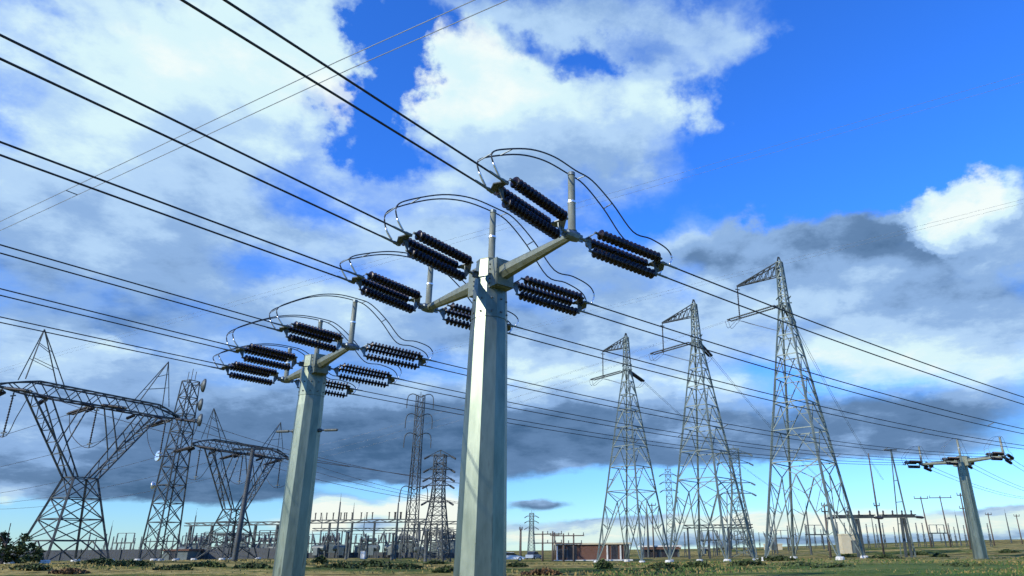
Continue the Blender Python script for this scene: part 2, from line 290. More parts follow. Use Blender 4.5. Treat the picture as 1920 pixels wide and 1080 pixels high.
# ------------------------------------------------------------------ ground
CTRL = [(-55, 80, 0.9), (-54, 112, 0.7), (9, 118, -0.45), (18, 104, -0.15), (28, 90, 0.35), (55, 101, -0.1), (150, 260, 3.4), (90, 180, 1.5), (60, 240, 1.8),
        (0, 250, 0.3), (-40, 180, 0.5), (-120, 200, 1.0), (0, 20, 0), (-20, 40, 0.05), (30, 50, -0.1), (-60, 30, 0.2), (60, 40, 0), (5, 170, -0.3), (200, 300, 4.0), (0, 0, 0), (0, -60, 0), (-150, 60, 0.6), (140, 80, 0.5)]
def gz(x, y):
    sw = sz = 0.0
    for cx, cy, cz in CTRL:
        d2 = (x - cx) ** 2 + (y - cy) ** 2
        k = 1.0 / (d2 + 60.0) ** 1.6
        sw += k; sz += k * cz
    return sz / sw
def build_ground():
    v, f = [], []
    ys = [-120 + 20 * i for i in range(6)] + [i * 2.5 for i in range(0, 60)] + [150 + 10 * i for i in range(20)] + [360, 400, 460, 540, 650, 800, 1000, 1400, 2200, 3500]
    xs = [-3500, -2000, -1200, -800, -500, -350] + [-260 + 20 * i for i in range(8)] + [-100 + 4 * i for i in range(51)] + [120 + 20 * i for i in range(9)] + [350, 500, 800, 1200, 2000, 3500]
    rnd = random.Random(3)
    for y in ys:
        for x in xs:
            j = 0.10 * (rnd.random() - 0.5) + 0.12 * math.sin(x * 0.13 + math.sin(y * 0.07) * 2) * math.sin(y * 0.11 + 1.3)
            v.append((x, y, gz(x, y) - 0.05 + (j if y > 42 else 0)))
    nx = len(xs)
    for a in range(len(ys) - 1):
        for b in range(nx - 1):
            f.append((a * nx + b, a * nx + b + 1, (a + 1) * nx + b + 1, (a + 1) * nx + b))
    m = bpy.data.materials.new('dry field'); m.use_nodes = True; nt = m.node_tree; N, L = nt.nodes, nt.links
    bs = N['Principled BSDF']; bs.inputs['Roughness'].default_value = 1.0; bs.inputs['Specular IOR Level'].default_value = 0.1
    geo = N.new('ShaderNodeNewGeometry')
    def nz(sc, det, st=(1, 1, 1)):
        mp = N.new('ShaderNodeMapping'); mp.inputs['Scale'].default_value = st; L.new(geo.outputs['Position'], mp.inputs[0])
        n = N.new('ShaderNodeTexNoise'); n.inputs['Scale'].default_value = sc; n.inputs['Detail'].default_value = det; L.new(mp.outputs[0], n.inputs['Vector']); return n.outputs['Fac']
    a = N.new('ShaderNodeMath'); a.operation = 'MULTIPLY_ADD'; L.new(nz(0.085, 8, (0.22, 1.0, 1)), a.inputs[0]); a.inputs[1].default_value = 0.75
    a2 = N.new('ShaderNodeMath'); a2.operation = 'MULTIPLY'; L.new(nz(0.9, 6), a2.inputs[0]); a2.inputs[1].default_value = 0.25; L.new(a2.outputs[0], a.inputs[2])
    r = N.new('ShaderNodeValToRGB'); e = r.color_ramp
    cols = [(0.38, (0.030, 0.050, 0.010)), (0.45, (0.085, 0.115, 0.020)), (0.485, (0.17, 0.155, 0.036)), (0.52, (0.40, 0.31, 0.10)), (0.56, (0.17, 0.135, 0.036)), (0.63, (0.045, 0.062, 0.013))]
    while len(e.elements) < len(cols): e.elements.new(0.5)
    for q, (p, c) in zip(e.elements, cols): q.position = p; q.color = (*c, 1)
    L.new(a.outputs[0], r.inputs[0])
    # greener pasture to the right
    sx = N.new('ShaderNodeSeparateXYZ'); L.new(geo.outputs['Position'], sx.inputs[0])
    g1 = N.new('ShaderNodeMapRange'); g1.inputs['From Min'].default_value = 2; g1.inputs['From Max'].default_value = 26; L.new(sx.outputs[0], g1.inputs['Value'])
    g2 = N.new('ShaderNodeMapRange'); g2.inputs['From Min'].default_value = 86; g2.inputs['From Max'].default_value = 66; L.new(sx.outputs[1], g2.inputs['Value'])
    g = N.new('ShaderNodeMath'); g.operation = 'MULTIPLY'; L.new(g1.outputs[0], g.inputs[0]); L.new(g2.outputs[0], g.inputs[1])
    gs = N.new('ShaderNodeMath'); gs.operation = 'MULTIPLY'; gs.inputs[1].default_value = 0.8; L.new(g.outputs[0], gs.inputs[0])
    gr = N.new('ShaderNodeValToRGB'); gr.color_ramp.elements[0].color = (0.032, 0.085, 0.014, 1); gr.color_ramp.elements[1].color = (0.10, 0.17, 0.035, 1)
    L.new(nz(0.35, 7), gr.inputs[0])
    mx = N.new('ShaderNodeMix'); mx.data_type = 'RGBA'; L.new(gs.outputs[0], mx.inputs[0]); L.new(r.outputs[0], mx.inputs[6]); L.new(gr.outputs[0], mx.inputs[7])
    L.new(mx.outputs[2], bs.inputs['Base Color'])
    bp = N.new('ShaderNodeBump'); bp.inputs['Strength'].default_value = 0.6; bp.inputs['Distance'].default_value = 0.4; L.new(nz(1.6, 8), bp.inputs['Height']); L.new(bp.outputs[0], bs.inputs['Normal'])
    me = bpy.data.meshes.new('ground'); me.from_pydata(v, [], f); me.materials.append(m)
    for p in me.polygons: p.use_smooth = True
    o = bpy.data.objects.new('ground', me); col.objects.link(o); o['kind'] = 'structure'
build_ground()

# ------------------------------------------------------------------ steel dead-end poles with their strings, jumpers and conductors
ZA = 13.0                                           # height of the arm tips
def make_pole(c, arm_az, half, r0, r1, ztop, label, posts, rod=None):
    c = Vector((c[0], c[1], gz(c[0], c[1]))); t = thing('transmission_pole', label, 'power pole', c, 'steel poles of the double line')
    zb = c.z - 0.4
    a0 = R(90 - 220.6)                                  # ten flat faces, turned so that one looks at the sun
    def ring(z, r): return [Vector((c.x + r * math.cos(a0 + 2 * math.pi * i / 10), c.y + r * math.sin(a0 + 2 * math.pi * i / 10), z)) for i in range(10)]
    zs = [zb, 3.0, 6.5, 10.3, 12.0, ztop]; k = [r0 + (r1 - r0) * s for s in (0, .17, .36, .57, .74, 1)]
    rr_ = [(z, r) for z, r in zip(zs, k)]; zj = 10.9; rj = k[3] + (k[4] - k[3]) * (zj - zs[3]) / (zs[4] - zs[3])
    rr_[4:4] = [(zj - .005, rj - .022), (zj + .005, rj + .004)]          # slip joint: the upper tube sleeves over the lower
    MB().ring_tube([ring(z, r) for z, r in rr_]).build('shaft', M['galv'], t)
    MB().ring_tube([ring(ztop + .003, r1 * 1.02), ring(ztop + .05, r1 * 1.02), ring(ztop + .09, r1 * .7)]).build('cap', M['arm'], t)
    for z, rr in ((11.15, 0.0), (11.75, 0.0)):
        for i in range(10):
            ang = a0 + 2 * math.pi * (i + .5) / 10; rad = (r0 + (r1 - r0) * (.64 if z < 11.5 else .71)) * math.cos(math.pi / 10)
            p = Vector((c.x + rad * math.cos(ang), c.y + rad * math.sin(ang), z)); d = Vector((math.cos(ang), math.sin(ang), 0))
            if Vector((-c.x, -c.y, 0)).dot(d) > 0: MB().lathe(p - d * .02, p + d * .05, [(0, .045), (.06, .045), (.07, .02)], 8).build('bolt', M['plate'], t)
    MB().ring_tube([ring(zb + .45, r0 * 1.12), ring(zb + .53, r0 * 1.12)]).build('base_plate', M['arm'], t)
    tips = []
    for s in (1, -1):
        d = dirv(arm_az) * s; side = Vector((-d.y, d.x, 0)); root = Vector((c.x, c.y, ZA - .12)); tip = Vector((c.x, c.y, ZA)) + d * half
        ri = r1 * .96
        fl = MB(); yaw = math.atan2(d.y, d.x)
        for q in (-1, 1): fl.box(root + d * (ri + .17) + side * q * .43 + Vector((0, 0, -.05)), (.62, .05, 1.25), yaw)
        fl.box(root + d * (ri + .46) + Vector((0, 0, -.05)), (.06, .81, 1.19), yaw)
        fl.box(root + d * (ri + .15) + Vector((0, 0, -.66)), (.5, .81, .04), yaw)
        fo = fl.build('flange', M['arm'], t)
        for q in (-1, 1):
            for h in range(5):
                p = root + d * (ri + .0) + side * q * .455 + Vector((0, 0, -.5 + .22 * h)); MB().lathe(p, p + side * q * .06, [(0, .035), (.05, .035), (.06, .02)], 6).build('bolt', M['plate'], fo)
        MB().lathe(root + d * (ri + .49), tip, [(0, .34), ((tip - root).length - ri - .49, .165)], 8, math.pi / 8).build('arm', M['arm'], t)
        e = MB(); e.lathe(tip - side * .34 + d * .10, tip + side * .34 + d * .10, [(0, .13), (.05, .2), (.28, .235), (.4, .235), (.63, .2), (.68, .13)], 10)
        e.box(tip + d * .1 + side * .42, (.05, .26, .3), yaw); e.box(tip + d * .1 - side * .42, (.05, .26, .3), yaw)
        e.build('end_fitting', M['hot'], t); tips.append(tip + d * .1)
        lg = MB(); n = dirv(arm_az + 90) * s; p = Vector((c.x, c.y, ZA - .1)) + n * (r1 + .12)
        lg.box(p, (.34, .08, .3), math.atan2(n.y, n.x)); lg.box(p + Vector((0, 0, .1)), (.3, .2, .05), math.atan2(n.y, n.x)); lg.build('lug', M['plate'], t)
    bases = {'near': tips[0], 'middle': Vector((c.x, c.y, ztop + .02)), 'far': tips[1]}
    tops = {}
    for key, h in zip(('near', 'middle', 'far'), posts):
        b0 = bases[key] + Vector((0, 0, .15 if key != 'middle' else -.02)); hh = h - b0.z
        po = MB().lathe(b0, b0 + Vector((0, 0, 1)), [(0, .2), (.05, .2), (.06, .155), (hh * .48, .155), (hh * .49, .145), (hh - .16, .14), (hh - .15, .12), (hh, .12)], 14).build('jumper_post', M['post'], t, True)
        MB().lathe(b0 + Vector((0, 0, hh * .47)), b0 + Vector((0, 0, hh)), [(0, .158), (.02, .175), (.09, .175), (.11, .158)], 14).build('band', M['alu'], po)
        MB().lathe(b0 + Vector((0, 0, hh - .14)), b0 + Vector((0, 0, hh + .2)), [(0, .121), (.02, .15), (.15, .15), (.17, .08)], 12).build('saddle', M['hot'], po)
        tops[key] = b0 + Vector((0, 0, hh + .06))
    if rod:
        z, ln = rod; d = dirv(96); p = Vector((c.x, c.y, z)); rb = MB()
        for s in (1, -1): rb.lathe(p + d * s * .7, p + d * s * ln, [(0, .12), (.25, .12), (.28, .05), (.45, .05), (.5, .085), (ln - .8, .085), (ln - .7, .03)], 10)
        rb.build('cross_rod', M['plate'], t)
    mids = [Vector((c.x, c.y, ZA - .1)) + dirv(arm_az + 90) * (r1 + .28), Vector((c.x, c.y, ZA - .1)) - dirv(arm_az + 90) * (r1 + .28)]
    return dict(near=tips[0], far=tips[1], mid=mids, tops=tops, c=c)

def strain(P, az, slope, L, label, group, n_str=3, name='strain_insulator', wire_gap=.6, vert=.24, discs=15, R_=.215, dn=14):
    """a set of disc strings between two yoke plates; returns the two clamps where conductors start"""
    d = dirv(az, slope); v = Vector((d.y, -d.x, 0)).normalized(); u = v.cross(d).normalized()
    if u.z < 0: u = -u
    P = Vector(P); t = thing(name, label, 'insulator', P, group)
    sg = 1 if v.x - v.y > 0 else -1; ca, sa = math.cos(R(4)), math.sin(R(4)) * sg
    ve, ue = v * ca + u * sa, u * ca - v * sa
    offs = [ve * .38 + ue * .23, ve * -.38 + ue * .23, ue * -.41] if n_str == 3 else [v * .24, v * -.24]
    a, b = .55, L - .58
    h = MB(); h.lathe(P, P + d, [(0, .05), (.06, .075), (.12, .05), (.2, .05), (.24, .08), (.34, .08)], 8)
    h.build('shackle', M['hot'], t)
    for q, (s0, s1) in enumerate(((.24, a), (L - .3, b))):
        y = MB(); c0 = P + d * s0
        cen = P + d * s1
        if n_str == 3:
            y.prism([c0 + v * .07 + u * .05, c0 - v * .07 + u * .05, cen + offs[1] * 1.15, cen + offs[0] * 1.15], u, .04)
            y.prism([c0 + u * .06, c0 - u * .06, cen + offs[2] * 1.15 - d * 0, cen + u * .17], v, .04)
        else:
            y.prism([c0 + v * .07, c0 - v * .07, cen - v * .3, cen + v * .3], u, .04)
        for o_ in offs: y.lathe(cen + o_ - d * .1, cen + o_ + d * .1, [(0, .05), (.2, .05)], 6)
        y.build('yoke_plate', M['hot'] if q == 0 else M['plate'], t)
    nd = discs; pitch = (b - a - .16) / nd
    for o_ in offs:
        pr = [(0, .05), (.08, .05)]
        for k in range(nd):
            z = .08 + k * pitch
            pr += [(z, .065), (z + pitch * .36, .085), (z + pitch * .46, R_ * .95), (z + pitch * .58, R_ * 1.02), (z + pitch * .65, R_ * .88), (z + pitch * .67, .08)]
        pr += [(b - a - .08, .07), (b - a, .05)]
        MB().lathe(P + d * a + o_, P + d * b + o_, pr, dn).build('disc_string', M['disc'], t, True)
    ends = []; up = Vector((0, 0, vert / 2 * (1 if v.x - v.y > 0 else -1)))
    for s in (1, -1):
        c0 = P + d * (L - .45) + v * s * wire_gap / 2 + up * s; c1 = P + d * L + v * s * wire_gap / 2 + up * s
        cl = MB(); cl.lathe(c0, c1 + d * .5, [(0, .05), (.06, .07), (.3, .07), (.36, .05), (.9, .045), (1.0, .035)], 8); cl.build('clamp', M['hot'], t); ends.append(c1)
    g = v * wire_gap * .62 + up * 1.24
    cb = MB(); cb.prism([P + d * (L - .42) + g, P + d * (L - .30) + g, P + d * (L - .05), P + d * (L - .30) - g, P + d * (L - .42) - g], g.cross(d), .05)
    cb.build('spreader', M['plate'], t)
    return ends

def span(ends, fz, az, length, label, group, r=.032, spacers=(), m='wire', n=40, gap_v=None, to=None):
    """a twin bundle: both wires and the spacers between them"""
    mid = (ends[0] + ends[1]) / 2; t = thing('twin_conductor', label, 'power line', mid, group); d = dirv(az); pts2 = []
    for k, e in enumerate(ends):
        pts = []
        for i in range(n + 1):
            s = length * (i / n) ** 1.25
            if to is not None:
                f_ = (i / n); p = e.lerp(to[k], f_); p.z += fz(f_)
            else:
                p = e + d * s; p.z = e.z + fz(s)
            pts.append(p)
        MB().tube(pts, r, 6).build('wire', M[m], t, True); pts2.append(pts)
    for i in spacers:
        MB().bar(pts2[0][i], pts2[1][i], .05).build('spacer', M['plate'], t)
    return t

def jumper(el, er, top, azl, azr, label, group, r=.03, m='wire', lift=1.0, spac=(10, 17, 33, 40)):
    """twin loop from the left clamps over the post to the right clamps"""
    t = thing('jumper_loop', label, 'jumper cable', top, group); tracks = []
    for k in (0, 1):
        L0, R0 = el[k], er[k]; dl, dr = dirv(azl), dirv(azr)
        vl = Vector((dl.y, -dl.x, 0)).normalized(); side = vl * (.2 if k == 0 else -.2); T = top + side * 1.0
        H = top.z - L0.z
        pts = [L0 + Vector((0, 0, .05)), L0 + dl * .34 + Vector((0, 0, .42)), L0 + dl * .42 + Vector((0, 0, H * .28)), L0 - dl * .12 + Vector((0, 0, H * .44)),
               L0.lerp(T, .36) + Vector((0, 0, H * .40)), L0.lerp(T, .68) + Vector((0, 0, H * .26)), T,
               T.lerp(R0, .17) + Vector((0, 0, H * .12)), T.lerp(R0, .38) + Vector((0, 0, H * .08)), T.lerp(R0, .60) - Vector((0, 0, H * .05)), T.lerp(R0, .80) + Vector((0, 0, H * .15)),
               T.lerp(R0, .98) + Vector((0, 0, H * .27)), R0 + dr * .22 + Vector((0, 0, H * .16)), R0 + dr * .05 + Vector((0, 0, .05))]
        sp = spline(pts, 5); tracks.append(sp)
        MB().tube(sp[4:-5], r, 6).build('cable', M[m], t, True)
        MB().tube(sp[:6], .042, 7).build('terminal', M['alu'], t, True)
        MB().tube(sp[-7:], .042, 7).build('terminal', M['alu'], t, True)
    for i in spac: MB().bar(tracks[0][i], tracks[1][i], .035).build('spacer', M['hot'], t)
    return t

AZL, AZR = -147.0, 51.5
A = make_pole((-3.80, 28.60), 139.0, 5.45, 1.03, 0.65, 13.6, 'nearest and tallest grey ten-sided steel pole, in front of the substation', (15.75, 16.25, 15.4))
B = make_pole((-16.99, 43.74), 139.3, 5.35, 0.90, 0.74, 13.45, 'second grey steel pole, left of the nearest one, with a thin rod across its shaft', (15.9, 16.0, 15.3), rod=(8.75, 2.05))
C = make_pole((54.6, 101.4), 142.0, 5.6, 0.90, 0.60, 13.5, 'farthest steel pole with two arms, small on the right beside the lattice towers', (15.6, 16.0, 15.6))
GI, GC, GJ = 'disc insulator strings of the steel poles', 'twin conductors of the double line', 'jumper loops over the steel poles'
ends = {}
LL, LR = 4.4, 4.6
for key, Pp, nm in (('A', A, 'nearest pole'), ('B', B, 'second pole')):
    other = 'right' if key == 'A' else 'left'
    for ph, P0, P1, word in (('near', Pp['near'], Pp['near'], 'raised right arm tip'), ('middle', Pp['mid'][0], Pp['mid'][1], 'pole top'), ('far', Pp['far'], Pp['far'], 'left arm tip')):
        vo = dirv(AZL) * .40 if ph != 'middle' else Vector(); vr = dirv(AZR) * .40 if ph != 'middle' else Vector()
        where = {'near': 'right arm tip', 'middle': 'head', 'far': 'left arm tip'}[ph]
        sl = .03 if key == 'A' else .0
        ends[key, ph, 'l'] = strain(P0 + vo, AZL, sl - .01, LL, 'disc insulators left of the %s of the %s' % (where, nm), GI, vert=(.24 if ph == 'middle' else .15) if key == 'A' and ph != 'far' else .12)
        ends[key, ph, 'r'] = strain(P1 + vr, AZR, -.05, LR, 'disc insulators right of the %s of the %s' % (where, nm), GI)
        jumper(ends[key, ph, 'l'], list(reversed(ends[key, ph, 'r'])), Pp['tops'][ph], AZL, AZR, 'jumper cables arching over the post on the %s of the %s' % (where, nm), GJ)
        sl0 = {('A', 'near'): -.006, ('A', 'middle'): .006, ('A', 'far'): -.012, ('B', 'near'): .0, ('B', 'middle'): .003, ('B', 'far'): -.002}[key, ph]
        span(ends[key, ph, 'l'], lambda s, q=sl0: q * s + .00025 * s * s, AZL, 70, 'twin wires running up left from the %s of the %s' % (where, nm), GC, r=.034 if key == 'A' else .03)
for ph, P0, where in (('near', C['near'], 'right arm tip'), ('middle', C['mid'][0], 'shaft head'), ('far', C['far'], 'left arm tip')):
    vo = dirv(-AZR) * 0; azb = AZR + 180
    e = strain(P0 + (dirv(azb) * .40 if ph != 'middle' else Vector()), azb, -.05, LL, 'disc insulators facing the near poles on the %s of the farthest steel pole' % where, GI, dn=10)
    azc = 40.0
    P1 = C['mid'][1] if ph == 'middle' else P0
    e2 = strain(P1 + (dirv(azc) * .40 if ph != 'middle' else Vector()), azc, -.05, LL, 'dark disc insulators behind the %s of the farthest steel pole' % where, GI, dn=10)
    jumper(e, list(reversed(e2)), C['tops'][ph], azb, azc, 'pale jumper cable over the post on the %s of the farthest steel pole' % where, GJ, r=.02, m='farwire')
    a = ends['B', ph, 'r']; dd = (a[0] - e[0]).length
    span(a, lambda f_: -4 * 1.35 * f_ * (1 - f_), 0, 0, 'twin wires between the %s of second and farthest steel poles' % where, GC, r=.030, to=list(reversed(e)), spacers=(14, 27))
    span(e2, lambda s: -.05 * s + .0005 * s * s, azc, 110, 'faint twin wires behind the %s of farthest steel pole' % where, GC, r=.028)
    a = ends['A', ph, 'r']
    span(a, lambda s: -4 * 1.35 * (s / 94) * (1 - s / 94), AZR, 94, 'twin wires running right from the %s of the nearest pole' % where, GC, r=.032, spacers=(22, 32))

# ------------------------------------------------------------------ lattice towers
def corner(c, rot, h, z, i):
    a = rot + math.pi / 2 * i
    return Vector((c.x + h * math.sqrt(2) * math.cos(a), c.y + h * math.sqrt(2) * math.sin(a), z))
def lattice(t, c, rot, lv, leg_m, br_m, lw=.26, bw=.12, k_base=False, cross=False, footing=True):
    """four tapering legs with the bracing of the four faces; lv = (height, half side)"""
    for i in range(4):
        lg = MB()
        for (z0, h0), (z1, h1) in zip(lv[:-1], lv[1:]):
            w_ = lw * (1.0 if z0 < lv[-1][0] * .6 else .75)
            lg.bar(corner(c, rot, h0, z0, i), corner(c, rot, h1, z1, i), w_)
        lg.build('leg', leg_m, t)
        if footing:
            p = corner(c, rot, lv[0][1], 0, i); g = gz(p.x, p.y)
            MB().lathe((p.x, p.y, g - .3), (p.x, p.y, g + 1), [(0, .55), (.5, .5), (.62, .42)], 10).build('footing', M['conc'], t)
    b = MB()
    for i in range(4):
        j = (i + 1) % 4
        for k, ((z0, h0), (z1, h1)) in enumerate(zip(lv[:-1], lv[1:])):
            p0, q0, p1, q1 = corner(c, rot, h0, z0, i), corner(c, rot, h0, z0, j), corner(c, rot, h1, z1, i), corner(c, rot, h1, z1, j)
            b.bar(p1, q1, bw * 1.15)
            if k == 0 and k_base:
                ap = (p1 + q1) / 2; ap.z -= (z1 - z0) * .14
                b.bar(p1, ap, bw); b.bar(q1, ap, bw); b.bar(ap, p0, bw * 1.3); b.bar(ap, q0, bw * 1.3)
                for l0, l1 in ((p0, p1), (q0, q1)):
                    ts = [.28, .55, .80]; prev = None
                    for f_ in ts:
                        a_ = l0.lerp(l1, f_); e_ = l0.lerp(ap, f_ * .98)
                        b.bar(a_, e_, bw * .8)
                        if prev is not None: b.bar(prev, a_, bw * .75)
                        prev = e_
            elif cross:
                b.bar(p0, q1, bw); b.bar(q0, p1, bw)
            else:
                m_ = (p1 + q1) / 2
                b.bar(p0, m_, bw); b.bar(q0, m_, bw)
                b.bar(p0.lerp(p1, .5), p0.lerp(m_, .5), bw * .7); b.bar(q0.lerp(q1, .5), q0.lerp(m_, .5), bw * .7)
    b.build('bracing', br_m, t)

def twin_string(P, az, slope, L, label, group, m='black', n=2, gap=.55, r=.13, name='strain_insulator'):
    """two ribbed rods between yokes, for the towers further off"""
    d = dirv(az, slope); v = Vector((d.y, -d.x, 0)).normalized(); P = Vector(P); t = thing(name, label, 'insulator', P, group)
    for s in ((-.5, .5) if n == 2 else (0,)):
        o_ = v * s * gap; pr = [(0, .05)]; k = 0.12
        while k < L - 1.0: pr += [(k, r * .6), (k + .12, r), (k + .2, r * .6)]; k += .28
        pr.append((L - .85, .05))
        MB().lathe(P + d * .4 + o_, P + d * L + o_, pr, 8).build('disc_string', M[m], t, True)
    for s, e0, e1 in ((.35, 0, .4), (L - .45, L - .45, L)):
        y = MB(); y.bar(P + d * s - v * gap * .7, P + d * s + v * gap * .7, .12); y.bar(P + d * e0, P + d * e1, .1); y.build('yoke_plate', M['plate'], t)
    return P + d * L

GT = 'three lattice towers with bent crossarms'
def cantilever_tower(c, H, label, word):
    c = Vector((c[0], c[1], gz(*c))); t = thing('lattice_tower', label, 'pylon', c, GT); s = H / 39.1; z0 = c.z
    rot = math.atan2(-6.2, .8)
    lv = [(z0 - .2, 4.45), (z0 + 11.3 * s, 3.05), (z0 + 15.3 * s, 2.6), (z0 + 18.8 * s, 2.15), (z0 + 22.1 * s, 1.78), (z0 + 25.2 * s, 1.42), (z0 + 28 * s, 1.08), (z0 + 30.4 * s, .78), (z0 + 32.6 * s, .52)]
    lattice(t, c, rot, lv, M['lat'], M['lat'], .25, .10, k_base=True)
    ml = [(z0 + (32.6 + 1.25 * k) * s, .52 - .04 * k) for k in range(6)]
    ms = MB()
    for i in range(4):
        for (a0, h0), (a1, h1) in zip(ml[:-1], ml[1:]):
            ms.bar(corner(c, rot, h0, a0, i), corner(c, rot, h1, a1, i), .17); ms.bar(corner(c, rot, h0, a0, i), corner(c, rot, h1, a1, (i + 1) % 4), .08); ms.bar(corner(c, rot, h1, a1, i), corner(c, rot, h1, a1, (i + 1) % 4), .09)
    ms.build('mast', M['lat'], t)
    zt = ml[-1][0]; d = dirv(-25); v = Vector((d.y, -d.x, 0))
    pk = MB()
    for q in (-1, 1): pk.bar((c.x + v.x * .35 * q, c.y + v.y * .35 * q, zt), (c.x + v.x * .1 * q, c.y + v.y * .1 * q, zt + .8), .09); pk.bar((c.x + d.x * .35 * q, c.y + d.y * .35 * q, zt), (c.x, c.y, zt + .8), .09)
    pk.bar((c.x - v.x * .7, c.y - v.y * .7, zt - 1.1), (c.x + v.x * .7, c.y + v.y * .7, zt - 1.1), .12)
    pk.build('peak', M['latdark'], t)
    ln = 9.6; ar = MB(); tip = Vector((c.x, c.y, zt - .35)) + d * ln; up = Vector((0, 0, 1))
    ns = 7; ch = []
    for q in (-1, 1):
        for r0, r1 in ((-.1, -.05), (-2.0, -.12)):
            ch.append([Vector((c.x, c.y, zt + r0)).lerp(Vector((tip.x, tip.y, tip.z + (.12 if r0 > -1 else 0))), k / ns) + v * q * .42 * (1 - k / ns * .85) for k in range(ns + 1)])
    for line in ch: ar.bar(line[0], line[-1], .13)
    for k in range(ns):
        ar.bar(ch[0][k], ch[1][k + 1], .075); ar.bar(ch[2][k], ch[3][k + 1], .075); ar.bar(ch[1][k], ch[3][k + 1], .07); ar.bar(ch[0][k], ch[2][k + 1], .07); ar.bar(ch[0][k], ch[1][k], .07); ar.bar(ch[2][k], ch[3][k], .07)
    ar.bar(tip - d * 4.2 + up * .05, tip, .2, .16)
    ar.build('crossarm', M['latdark'], t)
    pf = MB(); wz = lv[-1][0]
    for q in (-1, 1): pf.bar((c.x - .9, c.y + q * .55, wz), (c.x + .9, c.y + q * .55, wz), .14); pf.bar((c.x + q * .8, c.y - .7, wz + .9), (c.x + q * .8, c.y + .7, wz + .9), .12)
    pf.build('waist_frame', M['lat'], t)
    g2 = 'insulators of the bent-arm towers'
    w0 = Vector((c.x, c.y, wz))
    el = twin_string(w0 + dirv(-45) * .9, -45, -.03, 8.4, 'sunlit-toned twin insulator rods left of the %s waist' % word, g2, m='latdark', gap=.9, r=.14)  # lighter material paints the sunlit side into these rods
    er = twin_string(w0 + dirv(24) * .9, 24, -.03, 8.4, 'dark insulator strings right of the %s waist' % word, g2, gap=.5, r=.2)
    hb = twin_string(tip - up * .1, -25, -40, 5.2, 'single insulator rod hanging from the arm tip of the %s' % word, g2, n=1, r=.13)
    jt = thing('jumper_loop', 'drooping cable under the crossarm of the %s' % word, 'jumper cable', hb, 'jumper cables of the bent-arm towers')
    for q in (-.3, .3):
        o_ = v * q; MB().tube(spline([el + o_, el + o_ + Vector((.4, .3, -1.0)), hb + o_ + Vector((-.6, 0, -.35)), hb + o_ - up * .1, hb + o_ + Vector((2.4, .6, -.6)), er + o_ + Vector((-1.5, -.3, -1.2)), er + o_], 5), .035, 5).build('cable', M['farwire'], jt)
    wl = thing('twin_conductor', 'faint wires sloping down right behind the %s' % word, 'power line', er, 'conductors of the bent-arm towers')
    for q in (-.22, .22):
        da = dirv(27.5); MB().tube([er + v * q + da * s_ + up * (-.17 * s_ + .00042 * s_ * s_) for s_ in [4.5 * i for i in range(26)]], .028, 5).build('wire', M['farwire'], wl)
    wl = thing('twin_conductor', 'hair-thin wires leading away left from the %s' % word, 'power line', el, 'conductors of the bent-arm towers')
    for q in (-.22, .22):
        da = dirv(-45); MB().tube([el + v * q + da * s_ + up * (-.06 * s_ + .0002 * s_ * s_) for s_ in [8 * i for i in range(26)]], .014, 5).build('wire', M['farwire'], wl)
cantilever_tower((28.5, 90), 39.1, 'rightmost and tallest of the three lattice towers with bent crossarms', 'rightmost bent-arm tower')
cantilever_tower((18.6, 104), 38.3, 'middle one of the three lattice towers with bent crossarms', 'middle bent-arm tower')
cantilever_tower((9.1, 124), 39.2, 'leftmost of the three lattice towers, right of the nearest steel pole', 'leftmost bent-arm tower')

